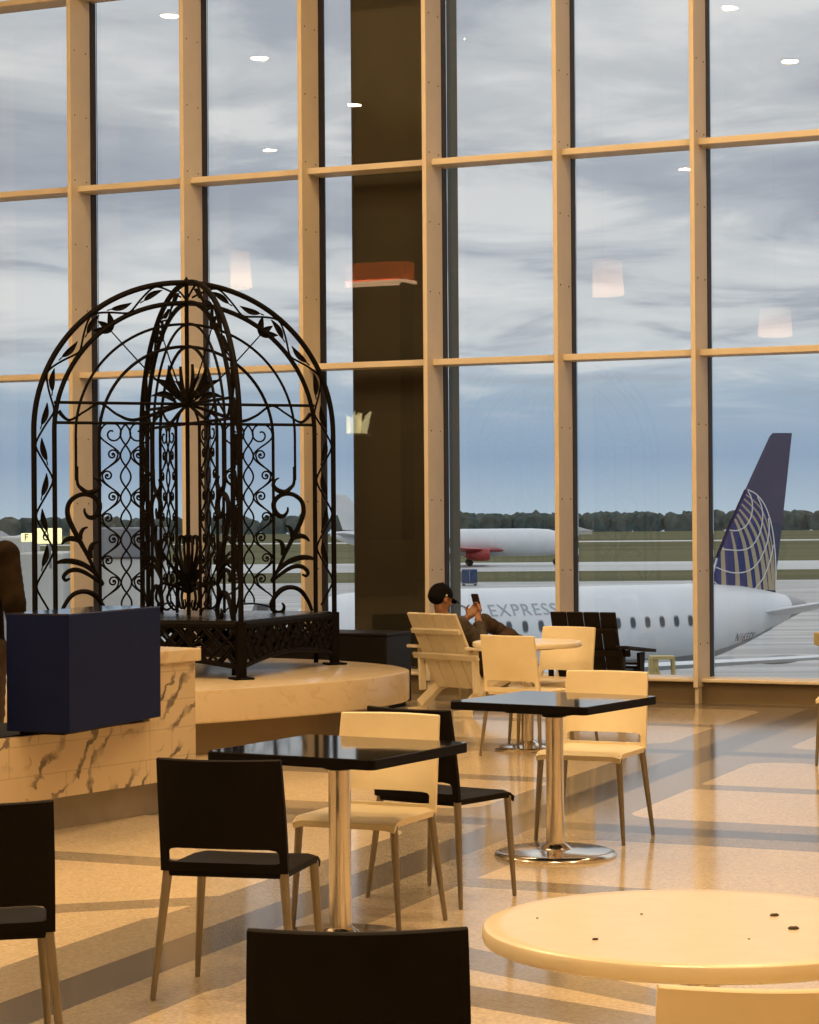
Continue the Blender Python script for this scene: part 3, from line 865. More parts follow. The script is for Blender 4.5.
# rotation maps x->( -.571,-.821 ), y->( .821,-.571 ) : front side is +y
t = counter_thing('marble_pier', 'tall marble counter end with overhanging pale slab, right of the navy box', 'counter')
MB().box((.19, -.30, .50), (.38, .60, .64), bev=.003).build('body', M['marble'], t)
MB().box((.18, -.30, .855), (.42, .64, .07), bev=.006).build('slab', M['slab'], t)
MB().box((.205, -.33, .09), (.35, .46, .18)).build('kick_base', M['kick'], t)
t = counter_thing('marble_counter', 'low veined marble counter running off left under the navy box', 'counter')
MB().box((2.19, -.30, .3475), (3.62, .60, .335), bev=.003).build('body', M['marble'], t)
MB().box((2.19, -.33, .09), (3.62, .46, .18)).build('kick_base', M['kick'], t)
MB().box((2.19, -.31, .518), (3.60, .55, .006)).build('recess_shade', M['plinth'], t)  # near-black sheet painting the shade of the recess along the counter top
t = counter_thing('counter_block', 'pale stone block at the left edge, left of the navy box', 'block')
MB().box((1.93, -.30, .825), (.78, .56, .608), bev=.004).build('body', M['slab'], t)
MB().box((1.93, -.30, 1.144), (.80, .59, .03), bev=.004).build('cap_slab', M['slab'], t)
nb = Vector((-1.693, 11.4, 0)); nx_ = Vector((.37, .929, 0)); nyv = Vector((-.929, .37, 0))
t = thing('navy_box', 'glossy navy blue box standing on the low marble counter', 'box', nb, math.atan2(.929, .37))
LN, DN = .965, .36                                    # local x along the right face, y to its left
MB().box((LN/2, DN/2, .8375), (LN, DN, .585), bev=.004).build('body', M['navy'], t)
MB().box((LN/2, DN/2, 1.133), (LN, DN, .006)).build('glossy_top', mat('navy_gloss_top', (.03, .035, .07), .06, spec=.7), t)
MB().box((LN/2, DN/2+.05, .533), (LN-.25, DN-.10, .024)).build('plinth', M['plinth'], t)

# ------------------------------------------------------------------ board armchairs by the window
def adirondack(label, m, loc, f, lean=0.0):
    t = thing('board_armchair', label, 'armchair', loc, math.atan2(f[1], f[0]))
    bx, bz, tx, tz = -.035, .20, -.36-lean, .815
    d = Vector((tx-bx, 0, tz-bz)); Lb = d.length; ang = math.atan2(d.x, d.z)
    BM_ = Matrix.Translation((bx, 0, bz)) @ Matrix.Rotation(ang, 4, 'Y')
    for k in range(4):
        MB().box((0, (k-1.5)*.141, Lb/2), (.022, .134, Lb), BM_, .004).build('back_board', m, t)
    for zb, hh, wd in ((Lb-.15, .04, .55), (.31, .05, .74)):
        MB().box((-.026, 0, zb), (.028, wd, hh), BM_, .004).build('back_rail', m, t)
    for k in range(5):
        x = lerp(.40, .055, k/4); z = lerp(.365, .262, k/4)
        MB().box((x, 0, z), (.098, .56, .022), Matrix.Translation((0, 0, 0)), .004).build('seat_board', m, t)
    for s in (-1, 1):
        MB().box((0, 0, 0), (.72, .11, .026), Matrix.Translation((.09, s*.335, .505)) @ Matrix.Rotation(.09, 4, 'Y'), .006).build('arm', m, t)
        mb = MB(); mb.loft([[(.30-q, s*.30+a*.013, z), (.30+p, s*.30+a*.013, z), (.30+p, s*.30-a*.013, z), (.30-q, s*.30-a*.013, z)] for z, p, q, a in ((0, .045, .035, 1), (.30, .055, .045, 1), (.463, .080, .06, 1))], smooth=False)
        mb.build('front_leg', m, t)
        mb = MB(); mb.tube([(.42, s*.265, .335), (.0, s*.265, .215), (-.24, s*.265, .05)], [.05, .055, .06], 4, flat=.35)
        mb.box((-.27, s*.265, .02), (.16, .06, .04))
        mb.build('rear_leg', m, t)
        mb = MB(); mb.box((0, 0, 0), (.06, .026, .34), Matrix.Translation((-.17, s*.31, .345)) @ Matrix.Rotation(-.05, 4, 'Y')); mb.build('arm_post', m, t)
    return t
ADW = (.43, 18.80, 0); ADWF = (.72, .69)
adirondack('cream board armchair with slanted back, the capped man sitting in it', M['whitewood'], ADW, ADWF)
adirondack('dark brown board armchair standing empty by the window', M['darkwood'], (1.50, 18.82, 0), (.41, .91), -.10)

# ------------------------------------------------------------------ people
def evaluated(o):
    dg = bpy.context.evaluated_depsgraph_get(); dg.update()
    me = bpy.data.meshes.new_from_object(o.evaluated_get(dg)); return me
def skin_raw(verts, edges, sub=2):
    me = bpy.data.meshes.new('tmp'); me.from_pydata([v[0] for v in verts], edges, []); me.update()
    o = bpy.data.objects.new('tmp', me); COL.objects.link(o)
    o.modifiers.new('s', 'SKIN')
    for i, v in enumerate(verts):
        r = v[1]; sv = me.skin_vertices[0].data[i]; sv.radius = (r, r) if not isinstance(r, tuple) else r
        sv.use_root = (i == 0)
    ss = o.modifiers.new('b', 'SUBSURF'); ss.levels = sub; ss.render_levels = sub
    e = evaluated(o); vs = [v.co[:] for v in e.vertices]; fs = [tuple(p.vertices) for p in e.polygons]
    bpy.data.objects.remove(o); bpy.data.meshes.remove(e); return vs, fs
def remeshed(mb, name, m, voxel, parent, smooth=4):
    me = bpy.data.meshes.new('tmp'); me.from_pydata(mb.v, [], mb.f); me.update()
    o = bpy.data.objects.new('tmp', me); COL.objects.link(o)
    r = o.modifiers.new('r', 'REMESH'); r.mode = 'VOXEL'; r.voxel_size = voxel
    s_ = o.modifiers.new('m', 'SMOOTH'); s_.factor = .5; s_.iterations = smooth
    e = evaluated(o); bpy.data.objects.remove(o)
    e.name = name; e.materials.clear(); e.materials.append(m)
    e.polygons.foreach_set('use_smooth', [True]*len(e.polygons))
    n = bpy.data.objects.new(name, e); COL.objects.link(n); n.parent = parent; return n
def limbs(mb, verts, edges, flat=1.0):
    for (p, r) in verts:
        r = r if isinstance(r, tuple) else (r, r)
        mb.add(*ell(p, (r[1], r[0], r[1]), None, 3))
    for a, b in edges:
        (p, r0), (q, r1) = verts[a], verts[b]
        r0 = r0 if isinstance(r0, tuple) else (r0, r0); r1 = r1 if isinstance(r1, tuple) else (r1, r1)
        for i in range(1, 6):
            f = i/6; mb.add(*ell(Vector(p).lerp(Vector(q), f), (lerp(r0[1], r1[1], f), lerp(r0[0], r1[0], f), lerp(r0[1], r1[1], f)), None, 2))
def ell(c, r, M_=None, n=3):
    bm = bmesh.new(); bmesh.ops.create_icosphere(bm, subdivisions=n, radius=1)
    vs = [(v.co.x*r[0], v.co.y*r[1], v.co.z*r[2]) for v in bm.verts]; bm.verts.index_update(); fs = [tuple(v.index for v in f.verts) for f in bm.faces]; bm.free()
    MM = Matrix.Translation(c) @ (M_ if M_ else Matrix.Identity(4))
    return [tuple(MM @ Vector(p)) for p in vs], fs
def head_into(mb, c, R_):
    """c: head centre, R_: rotation (face looks along +x)"""
    def e(p, r, rot=None): mb.add(*ell(Vector(c)+R_ @ Vector(p), r, (R_.to_4x4() @ rot) if rot else R_.to_4x4()))
    e((-.006, 0, .025), (.098, .076, .092)); e((.022, 0, -.045), (.066, .058, .072)); e((.052, 0, -.085), (.030, .036, .026))
    e((.096, 0, -.022), (.018, .013, .022)); e((.090, 0, .0), (.012, .010, .03)); e((.078, 0, -.062), (.014, .026, .008)); e((.076, 0, -.075), (.013, .023, .008))
    for s in (-1, 1):
        e((.078, s*.030, .006), (.014, .018, .011)); e((.084, s*.03, .022), (.010, .026, .007)); e((-.006, s*.078, -.012), (.020, .010, .032))
        e((.058, s*.042, -.03), (.025, .022, .024))
def hand_into(mb, wrist, d, up, L=.18, curl=.9, sgn=1):
    """palm, four fingers of different lengths bent at the knuckles, thumb at the side; d: pointing direction, up: back of the hand"""
    d = Vector(d).normalized(); up = (Vector(up)-d*Vector(up).dot(d)).normalized(); sd = d.cross(up)*sgn
    w = Vector(wrist)
    P = []
    R3 = Matrix((d, sd, up)).transposed().to_4x4()
    mb.add(*ell(w+d*.048, (.056, .042, .018), R3))
    mb.tube([w-d*.04, w, w+d*.03], [.026, .025, .028], 10)
    for k, (o, ln) in enumerate(((.030, .070), (.010, .080), (-.010, .075), (-.028, .058))):
        p = w+d*.088+sd*o; a = .25*curl; pts = [p-d*.02, p]
        for seg, f in enumerate((.45, .32, .23)):
            q = d*math.cos(a)-up*math.sin(a); p = p+q*ln*f; pts.append(p); a += .75*curl
        mb.tube(pts, [.0095, .0095, .0088, .008, .0062], 8)
    p = w+d*.025+sd*.034; mb.tube([p-sd*.015, p+d*.02+sd*.016-up*.012, p+d*.045+sd*.020-up*.026, p+d*.065+sd*.012-up*.034], [.012, .0115, .010, .0075], 8)

def seated_man():
    t = thing('person', 'man in a black cap looking at a phone in the cream board armchair', 'person', (ADW[0], ADW[1], 0), math.atan2(ADWF[1], ADWF[0]))
    hip = V(.06, 0, .40); bel = V(-.04, 0, .53); che = V(-.135, 0, .655); nk = V(-.245, 0, .785); ht = V(-.260, 0, .92)
    shL, shR = V(-.215, .185, .715), V(-.215, -.185, .715)
    elL, elR = V(-.02, .235, .53), V(.0, -.235, .545)
    wrL, wrR = V(.105, .05, .765), V(.12, -.055, .77)
    hpL, hpR = V(.07, .095, .375), V(.07, -.095, .375)
    knL, knR = V(.37, .12, .715), V(.42, -.12, .60)
    anL, anR = V(.74, -.05, .50), V(.62, -.13, .10)
    b = MB()
    vs = [(hip, .115), (bel, .115), (che, .120), (nk, .058), (ht, .06), (shL, .062), (elL, .044), (wrL, .028), (shR, .062), (elR, .044), (wrR, .028),
          (hpL, .085), (knL, .058), (anL, .038), (hpR, .085), (knR, .058), (anR, .038)]
    es = [(0, 1), (1, 2), (2, 3), (3, 4), (2, 5), (5, 6), (6, 7), (2, 8), (8, 9), (9, 10), (0, 11), (11, 12), (12, 13), (0, 14), (14, 15), (15, 16)]
    b.add(*skin_raw(vs, es))
    head_into(b, (-.250, 0, .935), Matrix.Rotation(math.radians(14), 3, 'Y') @ Matrix.Rotation(math.radians(-6), 3, 'Z'))
    hand_into(b, wrR, (.55, .35, .75), (.8, -.55, -.25), curl=1.2, sgn=-1); hand_into(b, wrL, (.55, -.30, .70), (.8, .55, -.25), curl=1.1, sgn=1)
    remeshed(b, 'body', M['skin'], .0075, t, 3)
    g = MB()
    vs = [(hip+V(-.01, 0, .03), (.150, .118)), (bel, (.160, .125)), (che, (.175, .128)), (nk+V(0, 0, -.035), .066), (shL, .080), (elL, .058), (lerp(elL, wrL, .70), .046), (shR, .080), (elR, .058), (lerp(elR, wrR, .70), .046)]
    limbs(g, vs, [(0, 1), (1, 2), (2, 3), (2, 4), (4, 5), (5, 6), (2, 7), (7, 8), (8, 9)])
    remeshed(g, 'shirt', M['shirt'], .009, t, 5)
    g = MB()
    vs = [(hip, (.155, .122)), (hpL, .100), (knL, .074), (lerp(knL, anL, .92), .056), (hpR, .100), (knR, .074), (lerp(knR, anR, .92), .056)]
    limbs(g, vs, [(0, 1), (1, 2), (2, 3), (0, 4), (4, 5), (5, 6)])
    remeshed(g, 'trousers', M['trouser'], .010, t, 5)
    for an, d in ((anL, V(.75, -.2, .45)), (anR, V(1, -.05, -.28))):
        d = d.normalized(); g = MB(); q = d.to_track_quat('X', 'Z').to_matrix().to_4x4()
        g.add(*ell(an+d*.06+V(0, 0, -.035), (.135, .046, .042), q)); g.add(*ell(an+V(0, 0, -.01), (.05, .044, .055), q))
        sh = remeshed(g, 'shoe', M['cap'], .008, t, 3)
        g = MB(); g.add(*ell(an+d*.06+V(0, 0, -.035)-(q @ V(0, 0, .028)), (.14, .050, .016), q)); so = g.build('sole', M['white'], sh)
    # cap
    hr = Matrix.Translation((-.250, 0, .935)) @ (Matrix.Rotation(math.radians(14), 4, 'Y') @ Matrix.Rotation(math.radians(-6), 4, 'Z'))
    c = MB(); rings = []
    for k in range(9):
        a = PI/2*k/8; rr = math.cos(a)
        rings.append([((-.008+.112*max(rr, .02)*math.cos(p)), .090*max(rr, .02)*math.sin(p), .012+.112*math.sin(a)-(.028 if k == 0 and math.cos(p) < 0 else 0)*abs(math.cos(p))) for p in [2*PI*j/28 for j in range(28)]])
    c.loft(rings, hr); cap = c.build('cap', M['cap'], t)
    c = MB(); top = []; 
    for k in range(7):
        s = k/6; hw = .078*math.sqrt(max(.02, 1-s**2.2)); x = .088+.085*s
        top.append([(x-.0, -hw, .012-.012*s-.010), (x, -hw*.5, .020-.012*s), (x, 0, .024-.012*s), (x, hw*.5, .020-.012*s), (x, hw, .012-.012*s-.010), (x, hw*.5, .014-.012*s), (x, 0, .018-.012*s), (x, -hw*.5, .014-.012*s)])
    c.loft(top, hr); c.build('brim', M['cap'], cap)
    c = MB(); c.add(*ell(hr @ V(-.020, -.094, .018), (.010, .004, .008), hr.to_3x3().to_4x4(), 2)); c.build('cap_badge', M['white'], cap)
    c = MB(); c.lathe([(.006, 0), (.010, .006), (.004, .011)], 10, hr @ Matrix.Translation((-.008, 0, .121))); c.build('button', M['cap'], cap)
    # short dark hair under the cap
    g = MB(); g.add(*ell(hr @ V(-.045, 0, .0), (.066, .079, .062), hr.to_3x3().to_4x4())); g.build('hair', M['cap'], t)
    return t
pm = seated_man()
# phone held in both hands
cxy = Matrix.Translation((ADW[0], ADW[1], 0)) @ Matrix.Rotation(math.atan2(ADWF[1], ADWF[0]), 4, 'Z')
t = thing('phone', 'phone in a dark red case held up in the hands of the capped man', 'phone')
t.matrix_world = cxy @ Matrix.Translation((.160, 0, .885)) @ Matrix.Rotation(math.radians(-18), 4, 'Y')
mb = MB(); mb.prism(rrect(.078, .155, .012), -.004, .004, Matrix.Rotation(PI/2, 4, 'Z') @ Matrix.Rotation(PI/2, 4, 'X')); mb.build('case', M['phone'], t)
mb = MB(); mb.prism(rrect(.070, .146, .009), .0042, .0052, Matrix.Rotation(PI/2, 4, 'Z') @ Matrix.Rotation(PI/2, 4, 'X') @ Matrix.Rotation(PI, 4, 'Y')); mb.build('screen', M['screen'], t)

def standing_person():
    t = thing('person', 'person in a brown jacket standing at the left edge behind the navy box', 'person', (-2.49, 13.15, 0), math.radians(75))
    b = MB(); hip = V(0, 0, .95)
    P = dict(hip=hip, bel=V(0, 0, 1.12), che=V(0, 0, 1.32), nk=V(-.01, 0, 1.47), ht=V(.01, 0, 1.60))
    vs = [(P['hip'], (.15, .115)), (P['bel'], .125), (P['che'], .135), (P['nk'], .055), (P['ht'], .06)]
    es = [(0, 1), (1, 2), (2, 3), (3, 4)]
    for s in (-1, 1):
        n = len(vs); vs += [(V(0, s*.19, 1.41), .060), (V(-.03, s*.25, 1.13), .043), (V(.06, s*.25, .88), .027), (V(0, s*.095, .90), .085), (V(.01, s*.10, .50), .055), (V(-.02, s*.10, .10), .036), (V(.12, s*.11, .035), .030)]
        es += [(2, n), (n, n+1), (n+1, n+2), (0, n+3), (n+3, n+4), (n+4, n+5), (n+5, n+6)]
    b.add(*skin_raw(vs, es)); head_into(b, (.03, 0, 1.62), Matrix.Rotation(.05, 3, 'Y'))
    for s in (-1, 1): hand_into(b, V(.06, s*.25, .88), (.15, 0, -1), (0, s, 0), curl=.5, sgn=s)
    remeshed(b, 'body', M['skin'], .009, t, 3)
    g = MB(); v2 = [(V(0, 0, .88), (.185, .145)), (V(0, 0, 1.10), (.175, .14)), (V(0, 0, 1.31), (.195, .14)), (V(-.015, 0, 1.46), (.09, .08))]
    e2 = [(0, 1), (1, 2), (2, 3)]
    for s in (-1, 1):
        n = len(v2); v2 += [(V(0, s*.19, 1.40), .088), (V(-.03, s*.26, 1.13), .070), (V(.04, s*.255, .93), .054)]; e2 += [(2, n), (n, n+1), (n+1, n+2)]
    limbs(g, v2, e2); remeshed(g, 'jacket', M['jacket'], .010, t, 5)
    g = MB(); v2 = [(V(0, 0, .93), (.165, .125))]; e2 = []
    for s in (-1, 1):
        n = len(v2); v2 += [(V(0, s*.095, .86), .105), (V(.01, s*.10, .50), .076), (V(-.02, s*.10, .10), .062)]; e2 += [(0, n), (n, n+1), (n+1, n+2)]
    limbs(g, v2, e2); remeshed(g, 'trousers', M['trouser'], .011, t, 5)
    for s in (-1, 1):
        g = MB(); g.add(*ell(V(.045, s*.105, .045), (.135, .05, .045))); g.add(*ell(V(-.02, s*.10, .09), (.05, .045, .05))); remeshed(g, 'shoe', M['cap'], .009, t, 2)
    g = MB(); g.add(*ell(V(.0, 0, 1.66), (.115, .093, .095))); g.add(*ell(V(-.06, 0, 1.54), (.065, .10, .15))); remeshed(g, 'hair', M['hair'], .009, t, 3)
standing_person()

# ------------------------------------------------------------------ airfield
GZ0 = -5.9
def strip(name, y0, y1, m, label, cat, z=GZ0, kind='structure', x=500):
    o = MB().box((0, (y0+y1)/2, z-.25), (2*x, y1-y0, .5)).build(name, m); return tag(o, label, cat, kind=kind)
strip('apron', 27, 252, M['apron'], 'wet pale concrete apron outside the windows', 'ground')
strip('grass_verge', 252, 297, M['grass'], 'narrow green grass verge beyond the apron', 'grass', kind='stuff')
strip('taxiway', 297, 350, M['taxi'], 'pale taxiway between the green verges', 'ground')
strip('grass_field', 350, 588, M['grass'], 'wide green airfield grass before the runway', 'grass', kind='stuff')
strip('runway', 588, 612, M['runway'], 'thin pale runway line across the far grass', 'ground')
strip('grass_margin', 612, 897, M['grass'], 'far green grass at the foot of the treeline', 'grass', kind='stuff')
mb = MB(); rnd = random.Random(3)
for k in range(420):
    x = rnd.uniform(-330, 330); y = rnd.uniform(905, 960); h = rnd.uniform(6.4, 8.4)*(1 if x > -40 else .9)
    bm = bmesh.new(); bmesh.ops.create_icosphere(bm, subdivisions=2, radius=1)
    sx = rnd.uniform(2.6, 5.2)
    for v in bm.verts:
        q = 1+.30*noise.noise(v.co*2.2+V(x, y, 0)); v.co = V(v.co.x*sx*q, v.co.y*3.5*q, v.co.z*h*.55*q)
    mb.bm(bm, Matrix.Translation((x, y, GZ0+h*.45)), smooth=True)
tag(mb.build('treeline', M['leaf']), 'dark distant treeline along the horizon', 'trees', kind='stuff')

# ---- regional jet
NS = Vector((-5.4, 78.0, 0)); FU = Vector((.766, .643, 0)); FV = Vector((.643, -.766, 0))     # along the hull, towards the terminal
def zc(s): return -2.68-.0104*s
SEC = [(0, .05, .05, -.62), (.25, .34, .32, -.60), (.8, .70, .68, -.48), (1.6, 1.04, 1.06, -.32), (2.6, 1.30, 1.37, -.15), (3.8, 1.46, 1.58, -.04), (5.2, 1.5, 1.65, 0), (12, 1.5, 1.65, 0), (19.5, 1.5, 1.65, 0),
       (21.5, 1.47, 1.60, .05), (23, 1.34, 1.44, .18), (24.5, 1.12, 1.20, .33), (26, .82, .87, .47), (27.4, .48, .52, .58), (27.6, .44, .47, .60), (28.3, .28, .30, .63), (28.6, .16, .18, .64)]
def sec_at(s):
    for a, b in zip(SEC, SEC[1:]):
        if a[0] <= s <= b[0]:
            f = (s-a[0])/(b[0]-a[0]); return [lerp(a[i], b[i], f) for i in range(1, 4)]
    return list(SEC[-1][1:])
def hull(s, ang, out=0.0):
    """ang from the side facing the terminal (0) upwards"""
    w_, h_, o_ = sec_at(s)
    return NS+FU*s+FV*((w_+out)*math.cos(ang))+V(0, 0, zc(s)+o_+(h_+out)*math.sin(ang))
def hull_at_z(s, dz, out=.015):
    w_, h_, o_ = sec_at(s); return hull(s, math.asin(max(-.99, min(.99, (dz-o_)/h_))), out)
pl = thing('airplane', 'white regional jet outside with a blue and gold globe on its tail', 'airplane', (0, 0, 0))
ss = [x*.5 for x in range(0, 55)]+[27.3]
ss = sorted(set([0, .1, .25, .4]+ss))
mb = MB(); mb.loft([[hull(s, 2*PI*k/48) for k in range(48)] for s in ss]); mb.build('fuselage', M['planewhite'], pl)
mb = MB(); mb.loft([[hull(s, 2*PI*k/32, .004) for k in range(32)] for s in (27.25, 27.6, 28.3, 28.6)]); mb.build('tail_cone', M['planegrey'], pl)
mb = MB()   # grey belly
vs = []; 
rr = [x*.5 for x in range(9, 53)]
mb.loft([[hull(s, a, .012) for a in [-.78-PI*.5*.0-(PI-1.56)*k/20 for k in range(21)]]+[hull(s, a, .004) for a in [-.78-(PI-1.56)*(20-k)/20 for k in range(21)]] for s in rr])
mb.build('belly_panel', M['planegrey'], pl)
# cabin windows
def ringwin(s, dz, w_, h_, name, m, par, out=.02):
    mb = MB(); n = 20; top = []; 
    pts = []
    for k in range(n):
        a = 2*PI*k/n; cx = math.copysign(abs(math.cos(a))**.7, math.cos(a))*w_/2; cz = math.copysign(abs(math.sin(a))**.75, math.sin(a))*h_/2
        pts.append((s+cx, dz+cz))
    vs = [hull_at_z(p[0], p[1], out) for p in pts]+[hull_at_z(p[0], p[1], -.03) for p in pts]
    mb.add(vs, [tuple(range(n))]+[(k, (k+1) % n, n+(k+1) % n, n+k) for k in range(n)])
    return mb.build(name, m, par)
k = 0; s = 4.9
while s < 21.3:
    wn = ringwin(s, .26, .30, .46, 'cabin_window', M['planegrey'], pl, .012); ringwin(s, .26, .22, .36, 'pane', M['planedark'], wn, .02)
    s += .80
for (s0, s1, z0, z1) in ((1.35, 1.95, .20, .62), (2.05, 2.6, .22, .66)):
    mb = MB(); q = [(s0, z0), (s1, z0+.03), (s1, z1), (s0+.25, z1-.05)]
    vs = [hull_at_z(a, b, .02) for a, b in q]+[hull_at_z(a, b, -.04) for a, b in q]
    mb.add(vs, [(0, 1, 2, 3), (0, 1, 5, 4), (1, 2, 6, 5), (2, 3, 7, 6), (3, 0, 4, 7)]); mb.build('cockpit_window', M['planedark'], pl)
# titles wrapped onto the hull
def title(txt, s0, s1, dz, hgt, m, name, side=1):
    cu = bpy.data.curves.new('t', 'FONT'); cu.body = txt; cu.extrude = 0; cu.resolution_u = 4
    cu.space_character = 1.12
    o = bpy.data.objects.new('t', cu); COL.objects.link(o); e = evaluated(o)
    vs = [v.co.copy() for v in e.vertices]; fs = [tuple(p.vertices) for p in e.polygons]; bpy.data.objects.remove(o)
    x0 = min(v.x for v in vs); x1 = max(v.x for v in vs); y0 = min(v.y for v in vs); y1 = max(v.y for v in vs)
    mb = MB(); mb.add([hull_at_z(lerp(s0, s1, (v.x-x0)/(x1-x0)), dz+(v.y-y0)/(y1-y0)*hgt, .018) for v in vs], fs)
    return mb.build(name, m, pl, recalc=False)
title('UNITED', 5.4, 8.72, .66, .44, M['titledark'], 'hull_title')
title('EXPRESS', 9.72, 13.1, .66, .42, M['title'], 'hull_title')
title('N165SY', 23.05, 24.5, -.66, .34, M['titledark'], 'registration')
# wing, engine, stabilizer, fin
def foil(mb, pts, up=V(0, 0, 1)):
    """pts: list of (leading edge, trailing edge, thickness)"""
    rings = []
    for le, te, th in pts:
        le, te = Vector(le), Vector(te); ring = []
        for f, u in ((0, 0), (.03, .45), (.12, .85), (.30, 1), (.60, .72), (1, .06), (1, -.06), (.60, -.55), (.30, -.75), (.12, -.62), (.03, -.35)):
            ring.append(le.lerp(te, f)+up*th*.5*u)
        rings.append(ring)
    mb.loft(rings)
def hp(s, v, z): return NS+FU*s+FV*v+V(0, 0, z)
for sd, nm in ((1, 'wing'), (-1, 'wing')):
    mb = MB(); foil(mb, [(hp(10.2, sd*.8, -4.32), hp(16.6, sd*.8, -4.42), .55), (hp(12.6, sd*4.6, -4.00), hp(16.9, sd*4.6, -4.12), .36), (hp(17.0, sd*12.4, -3.36), hp(18.6, sd*12.4, -3.42), .15)]); wg = mb.build(nm, M['planewhite'], pl)
    mb = MB(); foil(mb, [(hp(17.0, sd*12.4, -3.36), hp(18.6, sd*12.4, -3.42), .14), (hp(17.9, sd*12.75, -2.6), hp(18.9, sd*12.75, -2.6), .08)], V(0, 0, 1)); mb.build('winglet', M['findeep'], wg)
    for v_ in (3.4, 6.2, 9.0):
        mb = MB(); c0 = hp(15.6+.12*v_, sd*v_, -4.28+.07*v_); mb.add(*ell(c0, (1.25, .16, .17), Matrix.Rotation(math.atan2(.643, .766), 4, 'Z'))); mb.build('flap_fairing', M['planegrey'], wg)
    mb = MB(); EM = Matrix.Translation(hp(9.6, sd*4.3, -4.75)) @ Matrix.Rotation(math.atan2(.643, .766), 4, 'Z') @ Matrix.Rotation(PI/2, 4, 'Y')
    mb.lathe([(.55, 0), (.70, .05), (.80, .5), (.80, 1.6), (.62, 2.8), (.50, 3.1), (.3, 3.1)], 32, EM); en = mb.build('engine', M['planewhite'], pl)
    mb = MB(); mb.lathe([(.56, -.01), (.52, .25), (.2, .25)], 32, EM); mb.build('intake', M['planedark'], en)
    mb = MB(); foil(mb, [(hp(24.6, sd*.35, -2.60), hp(27.4, sd*.30, -2.66), .30), (hp(27.6, sd*4.7, -1.72), hp(28.9, sd*4.7, -1.76), .13)]); mb.build('stabilizer', M['planewhite'], pl)
# main gear and nose gear
for (s, v) in ((14.6, 2.3), (14.6, -2.3), (2.9, 0)):
    mb = MB(); mb.tube([hp(s, v, -4.1), hp(s, v, GZ0+.42)], .11, 10); gr = mb.build('landing_gear', M['planegrey'], pl)
    for d_ in (-.22, .22):
        mb = MB(); mb.lathe([(.25, -.10), (.40, -.10), (.42, 0), (.40, .10), (.25, .10)], 24, Matrix.Translation(hp(s, v+d_, GZ0+.43)) @ Matrix.Rotation(math.atan2(.643, .766), 4, 'Z') @ Matrix.Rotation(PI/2, 4, 'X')); mb.build('wheel', M['rubber'], gr)
# fin: its outline stands in the hull's own centre plane; coordinates are (s along the hull, z)
RAYC, RAYS = math.cos(ROLL), math.sin(ROLL)
def fin_sz(px, py):
    X2 = (px-409.5)/F; Y2 = (512-py)/F; X_ = X2*RAYC+Y2*RAYS; Y_ = -X2*RAYS+Y2*RAYC
    r = V(X_, math.cos(PITCH)-Y_*math.sin(PITCH), math.sin(PITCH)+Y_*math.cos(PITCH))
    # cut with the plane through the hull axis
    k = NS.dot(Vector((FU.y, -FU.x, 0)))/r.dot(Vector((FU.y, -FU.x, 0)))
    p = r*k; return ((V(p.x, p.y, 0)-NS).dot(FU), CH+p.z)
def fz(x, y): return fin_sz(700+x/6.02, 430+y/6.02)
def fin3(p, v): return NS+FU*p[0]+FV*v+V(0, 0, p[1])
LE = [(-8, 1050), (60, 905), (100, 765), (165, 600), (275, 350), (418, 38), (436, 18)]
TE = [(452, 1050), (450, 960), (466, 800), (485, 640), (507, 450), (540, 140), (553, 18)]
def tabl(T, y):
    T = sorted(T, key=lambda p: p[1])
    for a, b in zip(T, T[1:]):
        if a[1] <= y <= b[1]: return lerp(a[0], b[0], (y-a[1])/(b[1]-a[1]))
    return T[0][0] if y < T[0][1] else T[-1][0]
def finth(y): return .045+.05*y/1000.0
mb = MB(); rings = []
for y in (18, 24, 40, 100, 200, 300, 400, 500, 600, 700, 800, 900, 1050):
    a, b = fz(tabl(LE, y), y), fz(tabl(TE, y), y); ring = []
    for f, u in ((0, 0), (.04, .5), (.14, .9), (.35, 1), (.65, .75), (1, .05), (1, -.05), (.65, -.75), (.35, -1), (.14, -.9), (.04, -.5)):
        ring.append(fin3((lerp(a[0], b[0], f), lerp(a[1], b[1], f)), u*finth(y)))
    rings.append(ring)
mb.loft(rings); fin = mb.build('tail_fin', M['findeep'], pl)
mb = MB(); foil(mb, [(hp(19.8, 0, -1.35), hp(24.5, 0, -1.6), .16), (fin3(fz(60, 905), 0), fin3(fz(120, 905), 0), .14), (fin3(fz(97, 770), 0), fin3(fz(110, 770), 0), .08)], FV); mb.build('dorsal_fillet', M['planewhite'], pl)
# globe emblem: blue field, gold meridians, fine white parallels, inlaid on the fin side
def inlay(poly, m, name, lift):
    mb = MB()
    for sd in (1, -1):
        vs = []
        for (x, y) in poly:
            l, t_ = tabl(LE, y), tabl(TE, y); f = max(0, min(1, (x-l)/max(1, t_-l)))
            u = 1.0
            vs.append(fin3(fz(x, y), sd*(finth(y)*u+lift)))
        n = len(vs); h_ = n//2
        mb.add(vs, [(i, i+1, n-2-i, n-1-i) for i in range(h_-1)])
    return mb.build(name, m, fin, recalc=False)
def ribbon(pts, w0, w1=None, sub=6):
    P = catmull([(x, y, 0) for x, y in pts], sub); w1 = w0 if w1 is None else w1; A, B = [], []; m_ = len(P)
    for i, p in enumerate(P):
        d = (P[min(i+1, m_-1)]-P[max(i-1, 0)]).normalized(); nr = V(-d.y, d.x, 0); w_ = lerp(w0, w1, i/(m_-1))/2
        a, b = p+nr*w_, p-nr*w_
        A.append((max(a.x, tabl(LE, a.y)+1), a.y)); B.append((max(b.x, tabl(LE, b.y)+1), b.y))
    return A+B[::-1]
OUT = catmull([(275, 358, 0), (330, 388, 0), (380, 455, 0), (415, 555, 0), (435, 680, 0), (444, 830, 0), (442, 965, 0)], 8)
